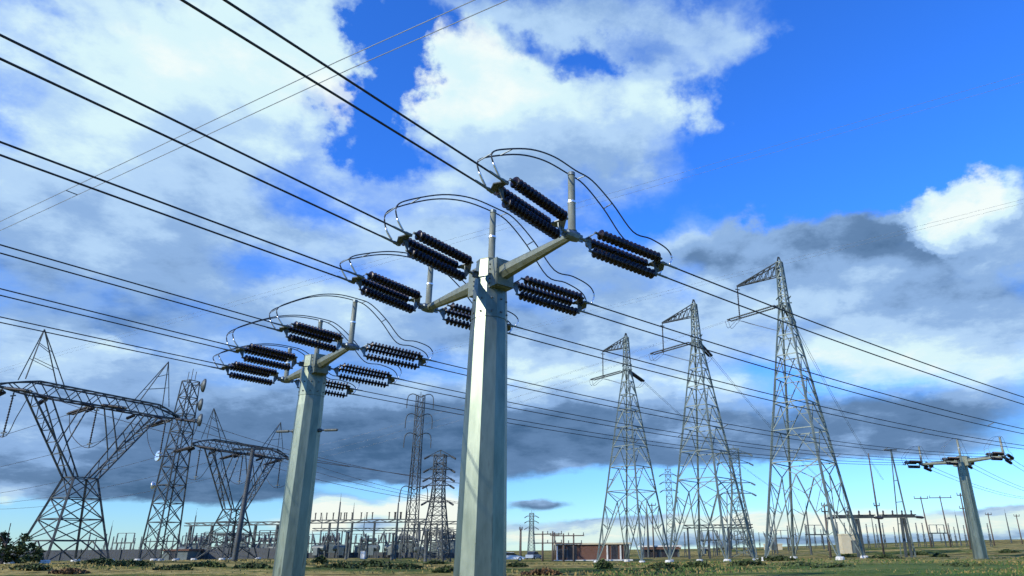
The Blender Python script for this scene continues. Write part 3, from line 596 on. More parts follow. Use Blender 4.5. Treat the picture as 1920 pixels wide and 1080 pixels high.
# cat-head towers on the left: body, waist, fork, wide beam, two peaks
def cathead(c, az, zb, zw, zp, half, label, word):
    c = Vector((c[0], c[1], gz(*c))); t = thing('lattice_tower', label, 'pylon', c, 'fork-shaped lattice towers on the left')
    du = dirv(az); dv = Vector((du.y, -du.x, 0))
    def P(u, v, z): return Vector((c.x, c.y, z)) + du * u + dv * v
    md, ml = M['latdark'], M['latdark']
    for su in (-1, 1):
        for s in (-1, 1):
            MB().bar(P(su * 3.4, s * 2.8, c.z - .2), P(su * 1.3, s * .9, zw), .20).build('leg', md, t)
            f = P(su * 3.4, s * 2.8, 0); g = gz(f.x, f.y)
            MB().lathe((f.x, f.y, g - .3), (f.x, f.y, g + 1), [(0, .5), (.5, .45), (.6, .38)], 8).build('footing', M['conc'], t)
    b = MB(); n = 4
    def cr(k, i):
        f = k / n; a = [(-1, -1), (1, -1), (1, 1), (-1, 1)][i]; return P(a[0] * (3.4 - 2.1 * f), a[1] * (2.8 - 1.9 * f), c.z + (zw - c.z) * f)
    for k in range(n):
        for i in range(4):
            j = (i + 1) % 4; b.bar(cr(k + 1, i), cr(k + 1, j), .10)
            if k == 0:
                mid = (cr(1, i) + cr(1, j)) / 2; b.bar(cr(0, i), mid, .11); b.bar(cr(0, j), mid, .11)
            else: b.bar(cr(k, i), cr(k + 1, j), .09); b.bar(cr(k, j), cr(k + 1, i), .09)
    b.build('bracing', ml, t)
    for su in (-1, 1):
        f = MB(); m_ = 7; uo = lambda k: su * (1.4 + (half * .70 - 1.4) * k / m_); ui = lambda k: su * (.9 + (half * .52 - .9) * k / m_); zz = lambda k: zw + (zb - zw) * k / m_
        vv = lambda k: .9 - .25 * k / m_
        for s in (-1, 1):
            f.bar(P(uo(0), s * vv(0), zw), P(uo(m_), s * vv(m_), zb), .15); f.bar(P(ui(0), s * vv(0), zw), P(ui(m_), s * vv(m_), zb), .12)
            for k in range(m_):
                f.bar(P(uo(k), s * vv(k), zz(k)), P(ui(k + 1), s * vv(k + 1), zz(k + 1)), .065)
            f.bar(P(ui(3), s * vv(3), zz(3)), P(su * half * .12, s * .65, zb), .11)
        for k in range(1, m_): f.bar(P(uo(k), -vv(k), zz(k)), P(uo(k), vv(k), zz(k)), .08); f.bar(P(uo(k), -vv(k), zz(k)), P(uo(k + 1), vv(k + 1), zz(k + 1)), .08)
        f.build('fork', md, t)
        pk = MB(); zt = zb + 1.35
        for s in (-1, 1):
            pk.bar(P(su * half * .42, s * .6, zt), P(su * half * .72, 0, zp), .085); pk.bar(P(su * half * .80, s * .6, zt), P(su * half * .72, 0, zp), .085)
            for k in (.3, .6):
                a_ = P(su * half * .42, s * .6, zt).lerp(P(su * half * .72, 0, zp), k); e_ = P(su * half * .80, s * .6, zt).lerp(P(su * half * .72, 0, zp), k + .12); pk.bar(a_, e_, .05)
        pk.build('peak', md, t)
    bm = MB(); ns = 18
    def ch(k, s, top):
        u = -half + 2 * half * k / ns; e = min(1.0, (1 - abs(u) / half) * 3.2)
        return P(u, s * (.12 + .55 * e), zb + (1.4 * (.15 + .85 * e) if top else 0) + (.25 * (1 - e)))
    for k in range(ns):
        for s in (-1, 1):
            for top in (0, 1): bm.bar(ch(k, s, top), ch(k + 1, s, top), .15)
            bm.bar(ch(k, s, k % 2), ch(k + 1, s, (k + 1) % 2), .08)
        for top in (0, 1): bm.bar(ch(k, -1, top), ch(k + 1, 1, top), .09)
    bm.build('beam', md, t)
    for k in range(9):
        u = -half * .88 + half * 1.76 * k / 8 + .5 * math.sin(k * 2.3); q0 = P(u, .62 * (1 if k % 2 else -1), zb - .1); q1 = q0 + dv * (1.5 if k % 2 else -1.5) + Vector((0, 0, -.35))
        pr = [(0, .05)]
        for i in range(6): pr += [(.1 + i * .22, .08), (.18 + i * .22, .2), (.26 + i * .22, .08)]
        MB().lathe(q0, q1, pr + [(1.5, .05)], 8).build('insulator', M['black'], t)
    gi = 'insulators of the fork-shaped towers'
    for u, wd in ((-half * .93, 'near end'), (0, 'middle'), (half * .93, 'far end')):
        for s, a_, sd in ((1, az + 90, 'right'), (-1, az - 90, 'left')):
            p = P(u, s * (.3 if u else .7), zb + .1)
            e = twin_string(p, a_, -.16, 4.4, 'dark strings %s of the beam %s on the %s' % (sd, wd, word), gi, gap=.5, r=.17)
            wl = thing('twin_conductor', 'thin wires going %s from the beam %s of the %s' % (sd, wd, word), 'power line', e, 'wires of the fork-shaped towers')
            da = dirv(a_) if s < 0 else dirv(az + 74)
            ln = 90 if s < 0 else 34
            MB().tube([e + da * ln * i / 20 + Vector((0, 0, (-.16 * ln * i / 20 + .0012 * (ln * i / 20) ** 2) if s < 0 else -.34 * ln * i / 20 + .003 * (ln * i / 20) ** 2)) for i in range(21)], .03, 5).build('wire', M['wire'], wl)
        hp = twin_string(P(u * .9, 0, zb - .1), az, -40, 4.6, 'thin rod hanging under the beam %s of the %s' % (wd, word), gi, n=1, r=.11)
        jt = thing('jumper_loop', 'cable slung under the beam %s of the %s' % (wd, word), 'jumper cable', hp, 'jumper cables of the fork-shaped towers')
        MB().tube(spline([P(u, -4.6, zb - .6), P(u, -3.4, zb - 3), hp, P(u, 3.4, zb - 3), P(u, 4.6, zb - .6)], 5), .04, 5).build('cable', M['wire'], jt)
cathead((-55.3, 79.3), 22, 17.6, 9.6, 24.7, 10.6, 'large dark fork-shaped lattice tower with a wide beam at the left edge', 'large left tower')
cathead((-53.6, 112.9), 22, 16.5, 8.0, 22.6, 9.6, 'smaller fork-shaped lattice tower just left of the second steel pole', 'smaller fork tower')
# a plain post standing before the smaller one
p = at(440, 1047, 101); q = at(470, 842, 101); pb = Vector((p.x, p.y, gz(p.x, p.y) - .2))
t = thing('steel_post', 'stout dark post before the smaller fork-shaped tower', 'post', pb)
MB().lathe(pb, pb + Vector((.25, 0, q.z - pb.z)), [(0, .42), (.4, .38), (q.z - pb.z, .27)], 12).build('shaft', M['latdark'], t, True)
e = MB(); tz = Vector((pb.x + .22, pb.y, q.z)); e.bar(tz - Vector((2.4, 1.2, .2)), tz + Vector((2.4, 1.2, .2)), .28); e.build('crossarm', M['latdark'], t)

# communication tower
c = Vector((-62.5, 110.0, gz(-62.5, 110))); t = thing('radio_tower', 'slim lattice mast with drum and dish antennas, between the two fork-shaped towers', 'radio tower', c)
lattice(t, c, R(20), [(c.z - .2, 1.75)] + [(c.z + 2.7 * k, 1.75 - .085 * k) for k in range(1, 11)], M['latdark'], M['latdark'], .2, .09, cross=True)
def dish(px, py, r, m, face):
    p = at(px, py, 110); d = Vector(face).normalized(); o = MB().lathe(p, p + d, [(0, .12), (.12, r * .55), (.34, r * .95), (.5, r), (.62, r), (.66, r * .9)], 18).build('antenna_dish', M[m], t, True)
    MB().bar(p, (p.x + (c.x - p.x) * .72, p.y, p.z), .14).build('mount', M['latdark'], o)
for px, py, r in ((376, 722, 1.1), (370, 758, 1.0), (369, 787, 1.0)): dish(px, py, r, 'plate', (.75, .55, 0))
dish(303, 856, .8, 'alu', (-.55, -.8, .05)); dish(293, 910, .55, 'alu', (-.9, -.4, 0))
ah = MB()
for k in range(3): ah.bar((c.x - .6 + .6 * k, c.y, c.z + 27), (c.x - .6 + .6 * k, c.y, c.z + 28.6 + .5 * (k == 1)), .07)
ah.build('whip_antenna', M['latdark'], t)

# double-circuit towers further back
def davit_tower(px, ytop, ybase, Y, label, arms, hw, reach, curved, m='latdark'):
    top = at(px, ytop, Y); b0 = at(px, ybase, Y); c = Vector((top.x, Y, gz(top.x, Y))); t = thing('lattice_tower', label, 'pylon', c, 'double-circuit towers in the distance')
    H = top.z - c.z; n = 12
    lv = [(c.z + H * k / n - (.2 if k == 0 else 0), hw[0] + (hw[1] - hw[0]) * min(1, k / n / .62)) for k in range(n + 1)]
    lattice(t, c, R(38), lv, M[m], M[m], .17, .08, cross=True, footing=False)
    ah = dirv(80)
    for ay in arms:
        z = at(px, ay, Y).z
        for s in (-1, 1):
            a = MB(); p = Vector((c.x, c.y, z))
            if curved:
                a.tube(spline([p, p + ah * s * reach * .55 + Vector((0, 0, .75)), p + ah * s * reach * .9 + Vector((0, 0, .35)), p + ah * s * reach + Vector((0, 0, -.9))], 6), .11, 6)
                a.bar(p + ah * s * reach + Vector((0, 0, -.8)), p + ah * s * reach + Vector((0, 0, -2.6)), .16)
            else:
                a.bar(p + Vector((0, 0, .0)), p + ah * s * reach, .16); a.bar(p + Vector((0, 0, 1.0)), p + ah * s * reach, .11)
                q_ = p + ah * s * reach * .95
                a.lathe(q_, q_ + Vector((s * .9, -.3, -.55)), [(0, .05), (.1, .17), (1.0, .17), (1.1, .05)], 8)
            a.build('crossarm', M[m], t)
    pk = MB(); pk.bar((c.x, c.y, top.z), (c.x, c.y, top.z + .9), .12); pk.build('peak', M[m], t)
davit_tower(789, 742, 1005, 160, 'tall hazy tower with drooping curved arms between the two big steel poles', (745, 782, 818, 918), (1.25, .8), 3.0, True)
davit_tower(826, 853, 1008, 121, 'short dark tower with stacked straight arms just left of the nearest steel pole', (855, 880, 897, 910, 941), (2.1, .85), 1.9, False)
davit_tower(1375, 842, 1045, 152, 'distant tower with stacked arms seen through the middle bent-arm tower', (850, 868, 905, 925), (2.6, 1.0), 3.4, False, m='lat')
davit_tower(997, 962, 1040, 260, 'tiny faint tower on the skyline right of the nearest steel pole', (968, 978, 990), (1.2, .7), 1.8, False, m='lat')
davit_tower(1252, 880, 1035, 210, 'faint slim tower between the leftmost and middle bent-arm towers', (890, 905, 920), (1.6, .8), 2.0, False, m='lat')

# high wires crossing the sky behind the poles
def far_pair(pts, zz, label, sp=None, r=.010, m='farwire'):
    ps = []
    for (x, y) in pts:
        d = (at(x, y, 10) - Vector((0, 0, CH))); ps.append(Vector((0, 0, CH)) + d * ((zz - CH) / d.z))
    d0 = (ps[-1] - ps[0]).normalized(); v = Vector((d0.y, -d0.x, 0)).normalized()
    ps = [ps[0] - d0 * 60] + ps + [ps[-1] + d0 * 500]
    t = thing('twin_conductor', label, 'power line', ps[1], 'high wires crossing the sky')
    tr = []
    for s in (-.45, .45):
        L_ = [p + v * s for p in ps]; tr.append(L_); MB().tube(L_, r, 5).build('wire', M[m], t)
    if sp is not None:
        a, b = tr[0][1].lerp(tr[0][2], sp), tr[1][1].lerp(tr[1][2], sp); MB().bar(a, b, .06).build('spacer', M['plate'], t)
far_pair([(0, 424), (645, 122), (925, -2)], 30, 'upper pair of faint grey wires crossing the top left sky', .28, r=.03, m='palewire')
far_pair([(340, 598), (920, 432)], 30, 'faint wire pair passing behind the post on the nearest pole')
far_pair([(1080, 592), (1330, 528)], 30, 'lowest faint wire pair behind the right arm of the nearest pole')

# ------------------------------------------------------------------ substation yard
M['yard'] = mat('grey yard steel', (0.040, 0.050, 0.047), (0.085, 0.10, 0.092), 0.8, 0.6, 0.25)
M['yardpost'] = mat('grey porcelain', (0.06, 0.068, 0.064), (0.12, 0.13, 0.122), 2.0, 0.45)
M['brick'] = mat('red brown brick', (0.095, 0.048, 0.030), (0.15, 0.072, 0.045), 2.0, 0.85, stretch=(1, 1, 5))
M['cream'] = mat('cream render', (0.46, 0.41, 0.27), (0.54, 0.49, 0.33), 0.8, 0.9)
M['roofpale'] = mat('pale roof sheet', (0.62, 0.60, 0.52), (0.72, 0.70, 0.62), 1.0, 0.7)
M['dark'] = mat('dark door and inner shade', (0.015, 0.014, 0.016), (0.03, 0.028, 0.03), 2.0, 0.4)  # for dark doors, and for shade painted into windows and open fronts
M['tank'] = mat('grey green tank paint', (0.085, 0.11, 0.10), (0.13, 0.16, 0.145), 1.2, 0.5)
M['fence'] = mat('dark fence slats', (0.045, 0.052, 0.055), (0.09, 0.10, 0.10), 1.5, 0.8, stretch=(6, 1, 1))
M['white'] = mat('white paint', (0.72, 0.73, 0.70), (0.80, 0.81, 0.78), 2.0, 0.35)
M['carblue'] = mat('grey blue car paint', (0.20, 0.25, 0.30), (0.25, 0.30, 0.35), 2.0, 0.3, 0.3)
M['glass'] = mat('dark car glass', (0.02, 0.025, 0.03), (0.03, 0.035, 0.04), 2.0, 0.08)
M['rubber'] = mat('black rubber', (0.012, 0.012, 0.012), (0.02, 0.02, 0.02), 4.0, 0.9)
M['wood'] = mat('weathered pole wood', (0.075, 0.06, 0.048), (0.13, 0.105, 0.085), 2.0, 0.9, stretch=(3, 3, .4))
rnd = random.Random(11)
def on(x, y): return Vector((x, y, gz(x, y)))

def gantry(p, q, h, ncol, label, cl=(), m='yard', mast=False):
    """box columns carrying a lattice beam, with groups of insulators standing on the beam"""
    p, q = Vector(p), Vector(q); c = (p + q) / 2; t = thing('gantry', label, 'gantry', on(c.x, c.y), 'steel gantries of the substation')
    d = (q - p); d.z = 0; ln = d.length; d.normalize(); v = Vector((d.y, -d.x, 0)); zt = gz(c.x, c.y) + h
    for k in range(ncol):
        b = p + d * (ln * (.06 + .88 * k / max(1, ncol - 1))); g = gz(b.x, b.y); cm = MB()
        for s in (-1, 1):
            cm.bar((b.x - v.x * .55 * s, b.y - v.y * .55 * s, g - .2), (b.x - v.x * .25 * s, b.y - v.y * .25 * s, zt - .55), .24)
        n = 6
        for i in range(n):
            s = 1 if i % 2 else -1; f0, f1 = i / n, (i + 1) / n; w0, w1 = .55 - .3 * f0, .55 - .3 * f1
            cm.bar((b.x - v.x * w0 * s, b.y - v.y * w0 * s, g + (zt - .55 - g) * f0), (b.x + v.x * w1 * s, b.y + v.y * w1 * s, g + (zt - .55 - g) * f1), .11)
        cm.build('column', M[m], t)
        if mast and k % 2 == 0:
            MB().lathe((b.x, b.y, zt), (b.x, b.y, zt + 1), [(0, .12), (2.6, .05), (3.4, .02)], 6).build('lightning_rod', M[m], t)
    bm = MB(); n = max(6, int(ln / 1.6))
    for s in (-1, 1):
        for z in (zt - .55, zt): bm.bar((p.x + v.x * .4 * s, p.y + v.y * .4 * s, z), (q.x + v.x * .4 * s, q.y + v.y * .4 * s, z), .17)
        for i in range(n):
            a, e = p + d * ln * i / n + v * .4 * s, p + d * ln * (i + 1) / n + v * .4 * s
            bm.bar((a.x, a.y, zt - .55 if i % 2 else zt), (e.x, e.y, zt if i % 2 else zt - .55), .1)
    bm.build('beam', M[m], t)
    for f in cl:
        for k in (-1, 0, 1):
            b = p + d * (ln * f) + d * k * 1.15; pr = [(0, .12)]
            for i in range(4): pr += [(.15 + i * .28, .09), (.25 + i * .28, .17), (.32 + i * .28, .09)]
            pr += [(1.25, .1), (1.3, .2), (1.4, .2)]
            MB().lathe((b.x, b.y, zt + .05), (b.x, b.y, zt + 1), pr, 8).build('insulator', M['black'], t)
    return t
def gp(x0, Y0, x1, Y1): a, b = at(x0, 1000, Y0), at(x1, 1000, Y1); return (a.x, Y0, 0), (b.x, Y1, 0)
G_ = [((560, 150, 800, 150), 7.4, 6, 'long gantry with insulator groups on its beam between the two big steel poles', (.16, .30, .36, .52, .74, .79), 'yard'),
      ((770, 170, 868, 170), 7.6, 3, 'gantry close behind the left edge of the nearest steel pole', (), 'yard'),
      ((585, 178, 850, 186), 6.6, 7, 'rear gantry row in the yard behind the long one', (), 'yard'),
      ((345, 150, 530, 148), 7.0, 5, 'gantry behind the smaller fork-shaped tower', (), 'yard'),
      ((380, 180, 545, 176), 5.6, 5, 'low rear gantry behind the smaller fork-shaped tower', (), 'yard'),
      ((805, 140, 868, 140), 4.9, 3, 'low dark gantry at the foot of the short dark tower', (), 'latdark'),
      ((1282, 150, 1412, 150), 6.2, 4, 'gantry with a thin beam seen between the legs of the middle bent-arm tower', (), 'latdark')]
for (x0, Y0, x1, Y1), h, nc, lb, cl, m in G_:
    a, b = gp(x0, Y0, x1, Y1); gantry(a, b, h, nc, lb, cl, m, mast=(nc > 5))

# two T-shaped switch gantries on the right
def t_gantry(px0, px1, py, colx, Y, label):
    a, b = at(px0, py, Y), at(px1, py, Y); cp = at(colx, py, Y); base = on(cp.x, Y); t = thing('gantry', label, 'gantry', base, 'T-shaped gantries on the right')
    for s in (-.45, .45): MB().bar((cp.x + s, Y, base.z - .2), (cp.x + s * .5, Y, a.z - .2), .36).build('column', M['yard'], t)
    bm = MB(); bm.bar((a.x, Y, a.z), (b.x, Y, a.z), .42, .34); bm.bar((a.x - .5, Y + .5, a.z + .28), (b.x + .5, Y + .5, a.z + .28), .16); bm.build('beam', M['latdark'], t)
    for k in range(4):
        x = a.x + (b.x - a.x) * (k + .1) / 3.4
        MB().lathe((x, Y, a.z + .17), (x + .05, Y, a.z + 1), [(0, .1), (.2, .16), (.4, .1), (.6, .16), (.8, .08)], 8).build('insulator', M['black'], t)
    for e, s in ((a, -1), (b, 1)):
        MB().lathe((e.x, Y, e.z), (e.x + s, Y, e.z - .1), [(0, .07), (.3, .2), (1.2, .2), (1.5, .06)], 8).build('insulator', M['black'], t)
t_gantry(1568, 1638, 970, 1605, 112, 'left T-shaped gantry with a dark beam beside the cream hut')
t_gantry(1655, 1715, 969, 1692, 116, 'right T-shaped gantry with a dark beam left of the farthest steel pole')

# yard equipment: one of each kind, then copies
def bus_support():
    t = thing('bus_support', 'slim insulator post on a steel pedestal in the substation yard', 'insulator post', (0, 0, 0), 'insulator posts in the yard')
    b = MB(); b.bar((-.2, 0, -.2), (-.12, 0, 2.5), .13); b.bar((.2, 0, -.2), (.12, 0, 2.5), .13); b.bar((-.18, 0, .6), (.14, 0, 1.9), .06); b.bar((.18, 0, .6), (-.14, 0, 1.9), .06); b.box((0, 0, 2.55), (.5, .4, .08)); b.build('pedestal', M['yard'], t)
    pr = [(0, .12)]
    for i in range(8): pr += [(.05 + i * .26, .1), (.17 + i * .26, .19), (.24 + i * .26, .1)]
    pr += [(2.2, .08), (2.3, .14), (2.45, .14)]
    MB().lathe((0, 0, 2.59), (0, 0, 3.6), pr, 8).build('insulator', M['yardpost'], t, True); return t
def disconnect_switch():
    t = thing('disconnect_switch', 'two-legged disconnect switch with three insulators in the substation yard', 'switchgear', (0, 0, 0), 'disconnect switches in the yard')
    for s in (-1, 1): MB().bar((s * 1.8, 0, -.2), (s * 1.7, 0, 3.2), .24).build('leg', M['yard'], t)
    MB().bar((-2.6, 0, 3.3), (2.6, 0, 3.3), .26).build('beam', M['yard'], t)
    for k in (-1, 0, 1):
        pr = [(0, .12)]
        for i in range(6): pr += [(.05 + i * .26, .1), (.17 + i * .26, .2), (.24 + i * .26, .1)]
        pr += [(1.7, .1), (1.8, .16), (1.9, .16)]
        MB().lathe((k * 2.1, 0, 3.43), (k * 2.1, 0, 5), pr, 8).build('insulator', M['yardpost'], t, True)
    MB().bar((-2.1, 0, 5.38), (2.1, 0, 5.38), .12).build('blade', M['yardpost'], t); return t
def transformer():
    t = thing('transformer', 'grey green transformer with ribbed coolers in the substation yard', 'transformer', (0, 0, 0), 'transformers in the yard')
    b = MB(); b.box((0, 0, 1.75), (4.6, 2.4, 3.1)); b.box((0, 0, 3.36), (4.8, 2.6, .1)); b.box((0, 0, .1), (5.0, 2.8, .2)); b.build('tank', M['tank'], t)
    for s in (-1, 1):
        r = MB(); r.bar((s * 2.5, -1.1, 2.9), (s * 2.5, 1.1, 2.9), .14)
        for k in range(8): r.box((s * 2.72, -1.1 + k * .31, 1.75), (.7, .1, 2.5))
        r.build('cooler', M['tank'], t)
    MB().lathe((-2.2, .7, 4.3), (2.2, .7, 4.3), [(0, .3), (.1, .5), (4.2, .5), (4.4, .3)], 12).build('conservator', M['tank'], t)
    for k in (-1, 0, 1):
        pr = [(0, .22)]
        for i in range(6): pr += [(.1 + i * .26, .14), (.22 + i * .26, .26), (.3 + i * .26, .14)]
        pr += [(1.8, .06), (2.3, .05)]
        MB().lathe((k * 1.4, -.4, 3.42), (k * 1.4 + k * .15, -.5, 4.4), pr, 8).build('bushing', M['black'], t)
    return t
def breaker():
    t = thing('circuit_breaker', 'circuit breaker with a box and two leaning bushings in the substation yard', 'switchgear', (0, 0, 0), 'circuit breakers in the yard')
    for s in (-1, 1): MB().bar((s * .8, 0, -.2), (s * .8, 0, 1.3), .16).build('leg', M['yard'], t)
    MB().lathe((-1.3, 0, 1.75), (1.3, 0, 1.75), [(0, .35), (.1, .5), (2.5, .5), (2.6, .35)], 12).build('tank', M['tank'], t)
    MB().box((0, -.75, 1.2), (.9, .6, 1.3)).build('cabinet', M['tank'], t)
    for s in (-1, 1):
        pr = [(0, .2)]
        for i in range(8): pr += [(.1 + i * .26, .13), (.22 + i * .26, .24), (.3 + i * .26, .13)]
        pr += [(2.3, .05), (2.6, .05)]
        MB().lathe((s * .8, 0, 2.15), (s * 1.2, 0, 3.1), pr, 8).build('bushing', M['yardpost'], t, True)
    return t
def lightning_mast():
    t = thing('lightning_mast', 'thin grey lightning mast rising over the substation yard', 'mast', (0, 0, 0), 'lightning masts in the yard')
    MB().lathe((0, 0, -.2), (0, 0, 1), [(0, .24), (.3, .24), (6, .17), (9.5, .11)], 8).build('shaft', M['yard'], t, True)
    MB().lathe((0, 0, 9.3), (0, 0, 10.3), [(0, .05), (1.6, .02)], 6).build('spike', M['yard'], t); return t
def place(proto, spots, first=[None]):
    for i, (px, Y, rz, sc) in enumerate(spots):
        o = proto if i == 0 else copy_tree(proto); x = at(px, 1010, Y).x
        o.location = on(x, Y); o.rotation_euler = (0, 0, rz); o.scale = (sc, sc, sc)
def local(fn):                                       # children are built round the origin
    o = fn()
    for ch in [x for x in bpy.data.objects if x.parent == o]: ch.matrix_parent_inverse = Matrix()
    return o
ru = rnd.uniform
sp = [(560 + k * 9.5 + ru(-3, 3), 146 + (k % 4) * 11 + ru(-2, 2), ru(-.1, .1), ru(.85, 1.15)) for k in range(32)] + [(170 + k * 14 + ru(-4, 4), 150 + (k % 3) * 12, 0, ru(.8, 1.1)) for k in range(27)]
sp += [(1283 + k * 11 + ru(-4, 4), 165 + (k % 5) * 16, 0, ru(.8, 1.2)) for k in range(16)] + [(1480 + k * 15 + ru(-4, 4), 170 + (k % 5) * 16, 0, ru(.9, 1.3)) for k in range(26)]
place(local(bus_support), sp)
place(local(disconnect_switch), [(px, Y, ru(-.5, .5), ru(.85, 1.1)) for px, Y in ((585, 158), (622, 165), (668, 160), (716, 166), (762, 158), (806, 162), (845, 155), (360, 160), (402, 165), (455, 158), (505, 163), (235, 166), (1330, 178), (1390, 182), (1465, 190), (1530, 180), (1760, 200))])
place(local(breaker), [(px, Y, ru(-.5, .5), ru(.9, 1.15)) for px, Y in ((600, 148), (640, 150), (700, 147), (735, 152), (790, 148), (830, 150), (350, 150), (385, 146), (420, 150), (475, 147), (518, 150), (1320, 170), (1360, 172), (1445, 176))])
place(local(transformer), [(px, Y, ru(-.2, .2), ru(.85, 1.05)) for px, Y in ((620, 172), (690, 170), (757, 174), (838, 168), (370, 172), (440, 170), (500, 174))])
place(local(lightning_mast), [(631, 190, 0, 1.45), (742, 128, 0, 1.0), (275, 168, 0, .75), (360, 170, 0, 1.0), (205, 150, 0, .7), (975, 150, 0, .62), (1215, 170, 0, 1.2), (1455, 170, 0, .9), (1518, 150, 0, .95), (1552, 200, 0, 1.0), (1640, 190, 0, .8), (1800, 210, 0, .9), (1842, 180, 0, .75), (1895, 220, 0, .9)])

# pale posts standing along the front of the yard
pr = thing('yard_post', 'pale grey post along the front edge of the substation yard', 'post', (0, 0, 0), 'pale posts before the yard')
MB().lathe((0, 0, -.2), (0, 0, 1), [(0, .26), (.3, .26), (4.4, .2), (4.5, .28), (4.7, .28)], 10).build('shaft', M['yardpost'], pr, True)
MB().bar((-.8, 0, 4.55), (.8, 0, 4.55), .13).build('crossarm', M['yard'], pr)
for ch in [x for x in bpy.data.objects if x.parent == pr]: ch.matrix_parent_inverse = Matrix()
place(pr, [(652, 118, 0, .9), (690, 125, .2, .8), (800, 112, 0, 1.0), (737, 122, 0, .9)])
# white cabinet
x = at(680, 1045, 130); t = thing('utility_box', 'small white cabinet at the front of the substation yard', 'cabinet', on(x.x, 130), None)
MB().box((x.x, 130, gz(x.x, 130) + .55), (.7, .6, 1.3)).build('body', M['white'], t); MB().box((x.x, 130, gz(x.x, 130) + 1.24), (.8, .7, .08)).build('lid', M['roofpale'], t)
MB().box((x.x - .1, 129.685, gz(x.x, 130) + .5), (.4, .03, 1.0)).build('door', M['roofpale'], t)

def fence(px0, Y0, px1, Y1, h, label):
    a, b = at(px0, 1040, Y0), at(px1, 1040, Y1); n = max(3, int(abs(b.x - a.x) / 3.2)); c = on((a.x + b.x) / 2, (Y0 + Y1) / 2)
    t = thing('fence', label, 'fence', c, 'fences of the substation'); pts = [on(a.x + (b.x - a.x) * k / n, Y0 + (Y1 - Y0) * k / n) for k in range(n + 1)]
    pm = MB()
    for p, q in zip(pts[:-1], pts[1:]):
        dd = (q - p).normalized(); vv = Vector((dd.y, -dd.x, 0)) * .04
        pm.ring_tube([[Vector(e) + vv * s + Vector((0, 0, z)) for s, z in ((-1, .08), (1, .08), (1, h), (-1, h))] for e in (p, q)])
    pm.build('panel', M['fence'], t)
    for p in pts: MB().bar((p.x, p.y - .1, p.z - .2), (p.x, p.y - .1, p.z + h + .2), .12).build('post', M['yard'], t)
fence(-40, 135, 300, 138, 1.9, 'long dark fence on the left behind the large fork-shaped tower')
fence(352, 138, 540, 138, 1.9, 'dark fence behind the smaller fork-shaped tower')
fence(575, 152, 868, 152, 1.1, 'low dark fence at the yard between the two big steel poles')
# low brown shed left
a = at(330, 1030, 132)
def shed(px0, px1, Y, h, dep, wall, roof, label, name='shed', cat='building', over=.3, doors=()):
    x0, x1 = at(px0, 1035, Y).x, at(px1, 1035, Y).x; cx = (x0 + x1) / 2; g = gz(cx, Y); t = thing(name, label, cat, (cx, Y, g))
    MB().box((cx, Y + dep / 2, g + h / 2 - .2), (x1 - x0, dep, h + .4)).build('wall', M[wall], t)
    MB().box((cx, Y + dep / 2, g + h + .16), (x1 - x0 + 2 * over, dep + 2 * over, .3)).build('roof', M[roof], t)
    for f0, f1, z0, z1, nm, mm in doors:
        xa, xb = x0 + (x1 - x0) * f0, x0 + (x1 - x0) * f1
        o = MB().box(((xa + xb) / 2, Y - .02, g + (z0 + z1) / 2), (xb - xa, .06, z1 - z0)).build(nm, M[mm], t)
        fr = MB()
        for xx in (xa - .05, xb + .05): fr.box((xx, Y - .05, g + (z0 + z1) / 2), (.1, .14, z1 - z0))
        fr.box(((xa + xb) / 2, Y - .05, g + z1 + .06), (xb - xa + .2, .14, .12)); fr.build('frame', M['fence'], o)
    return t
shed(306, 352, 133, 1.5, 5, 'tank', 'brick', 'low hut with a red brown roof on the left beyond the radio mast', doors=((.3, .5, .1, 1.3, 'door', 'dark'),))
# brick building, shade of its openings painted as dark panels, between the nearest pole and the towers
t = shed(1042, 1180, 138, 2.75, 9, 'brick', 'cream', 'long red brown brick building with a cream roof edge', 'brick_building', 'building', .35,
         ((.165, .275, .0, 2.35, 'door', 'dark'), (.76, .83, .0, 2.5, 'door', 'dark'), (.93, .99, .0, 2.5, 'door', 'dark'), (.05, .09, .5, 1.9, 'window', 'dark'), (.125, .15, .5, 1.9, 'window', 'dark')))
x0, x1 = at(1042, 1035, 138).x, at(1180, 1035, 138).x; g = t.location.z
for f in (.02, .11, .70, .88): MB().box((x0 + (x1 - x0) * f, 137.9, g + 1.3), (.28, .28, 2.6)).build('pilaster', M['conc'], t)
MB().box(((x0 + x1) / 2, 137.2, g + .02), (x1 - x0 + 1, 1.5, .24)).build('plinth', M['conc'], t)
t = shed(1206, 1274, 172, 2.3, 8, 'tank', 'roofpale', 'low open shed with a white roof right of the brick building', 'open_shed', 'building', .5,
         ((.03, .42, .1, 1.7, 'opening_shade', 'dark'), (.50, .93, .1, 1.7, 'opening_shade', 'dark')))  # dark panels on the solid wall paint the shade of an open front
x0, x1 = at(1206, 1035, 172).x, at(1274, 1035, 172).x
MB().box(((x0 + x1) / 2, 171.3, t.location.z + 1.98), (x1 - x0 + .6, .1, .4)).build('fascia', M['brick'], t)
t = shed(1581, 1607, 150, 3.5, 3, 'cream', 'cream', 'plain cream hut with a dark edge between the right lattice tower and the gantries', 'hut', 'building', .05, ((.7, .93, .0, 2.4, 'door', 'tank'),))
g = t.location; MB().box((at(1612, 1030, 150).x, 151, g.z + 1.8), (.8, 2.2, 3.8)).build('cabinet', M['fence'], t)
shed(1440, 1468, 200, 1.2, 4, 'cream', 'cream', 'tiny flat cream hut on the skyline between the middle and right bent-arm towers', 'hut', 'building', .1, ((.4, .6, .1, 1.0, 'door', 'dark'),))

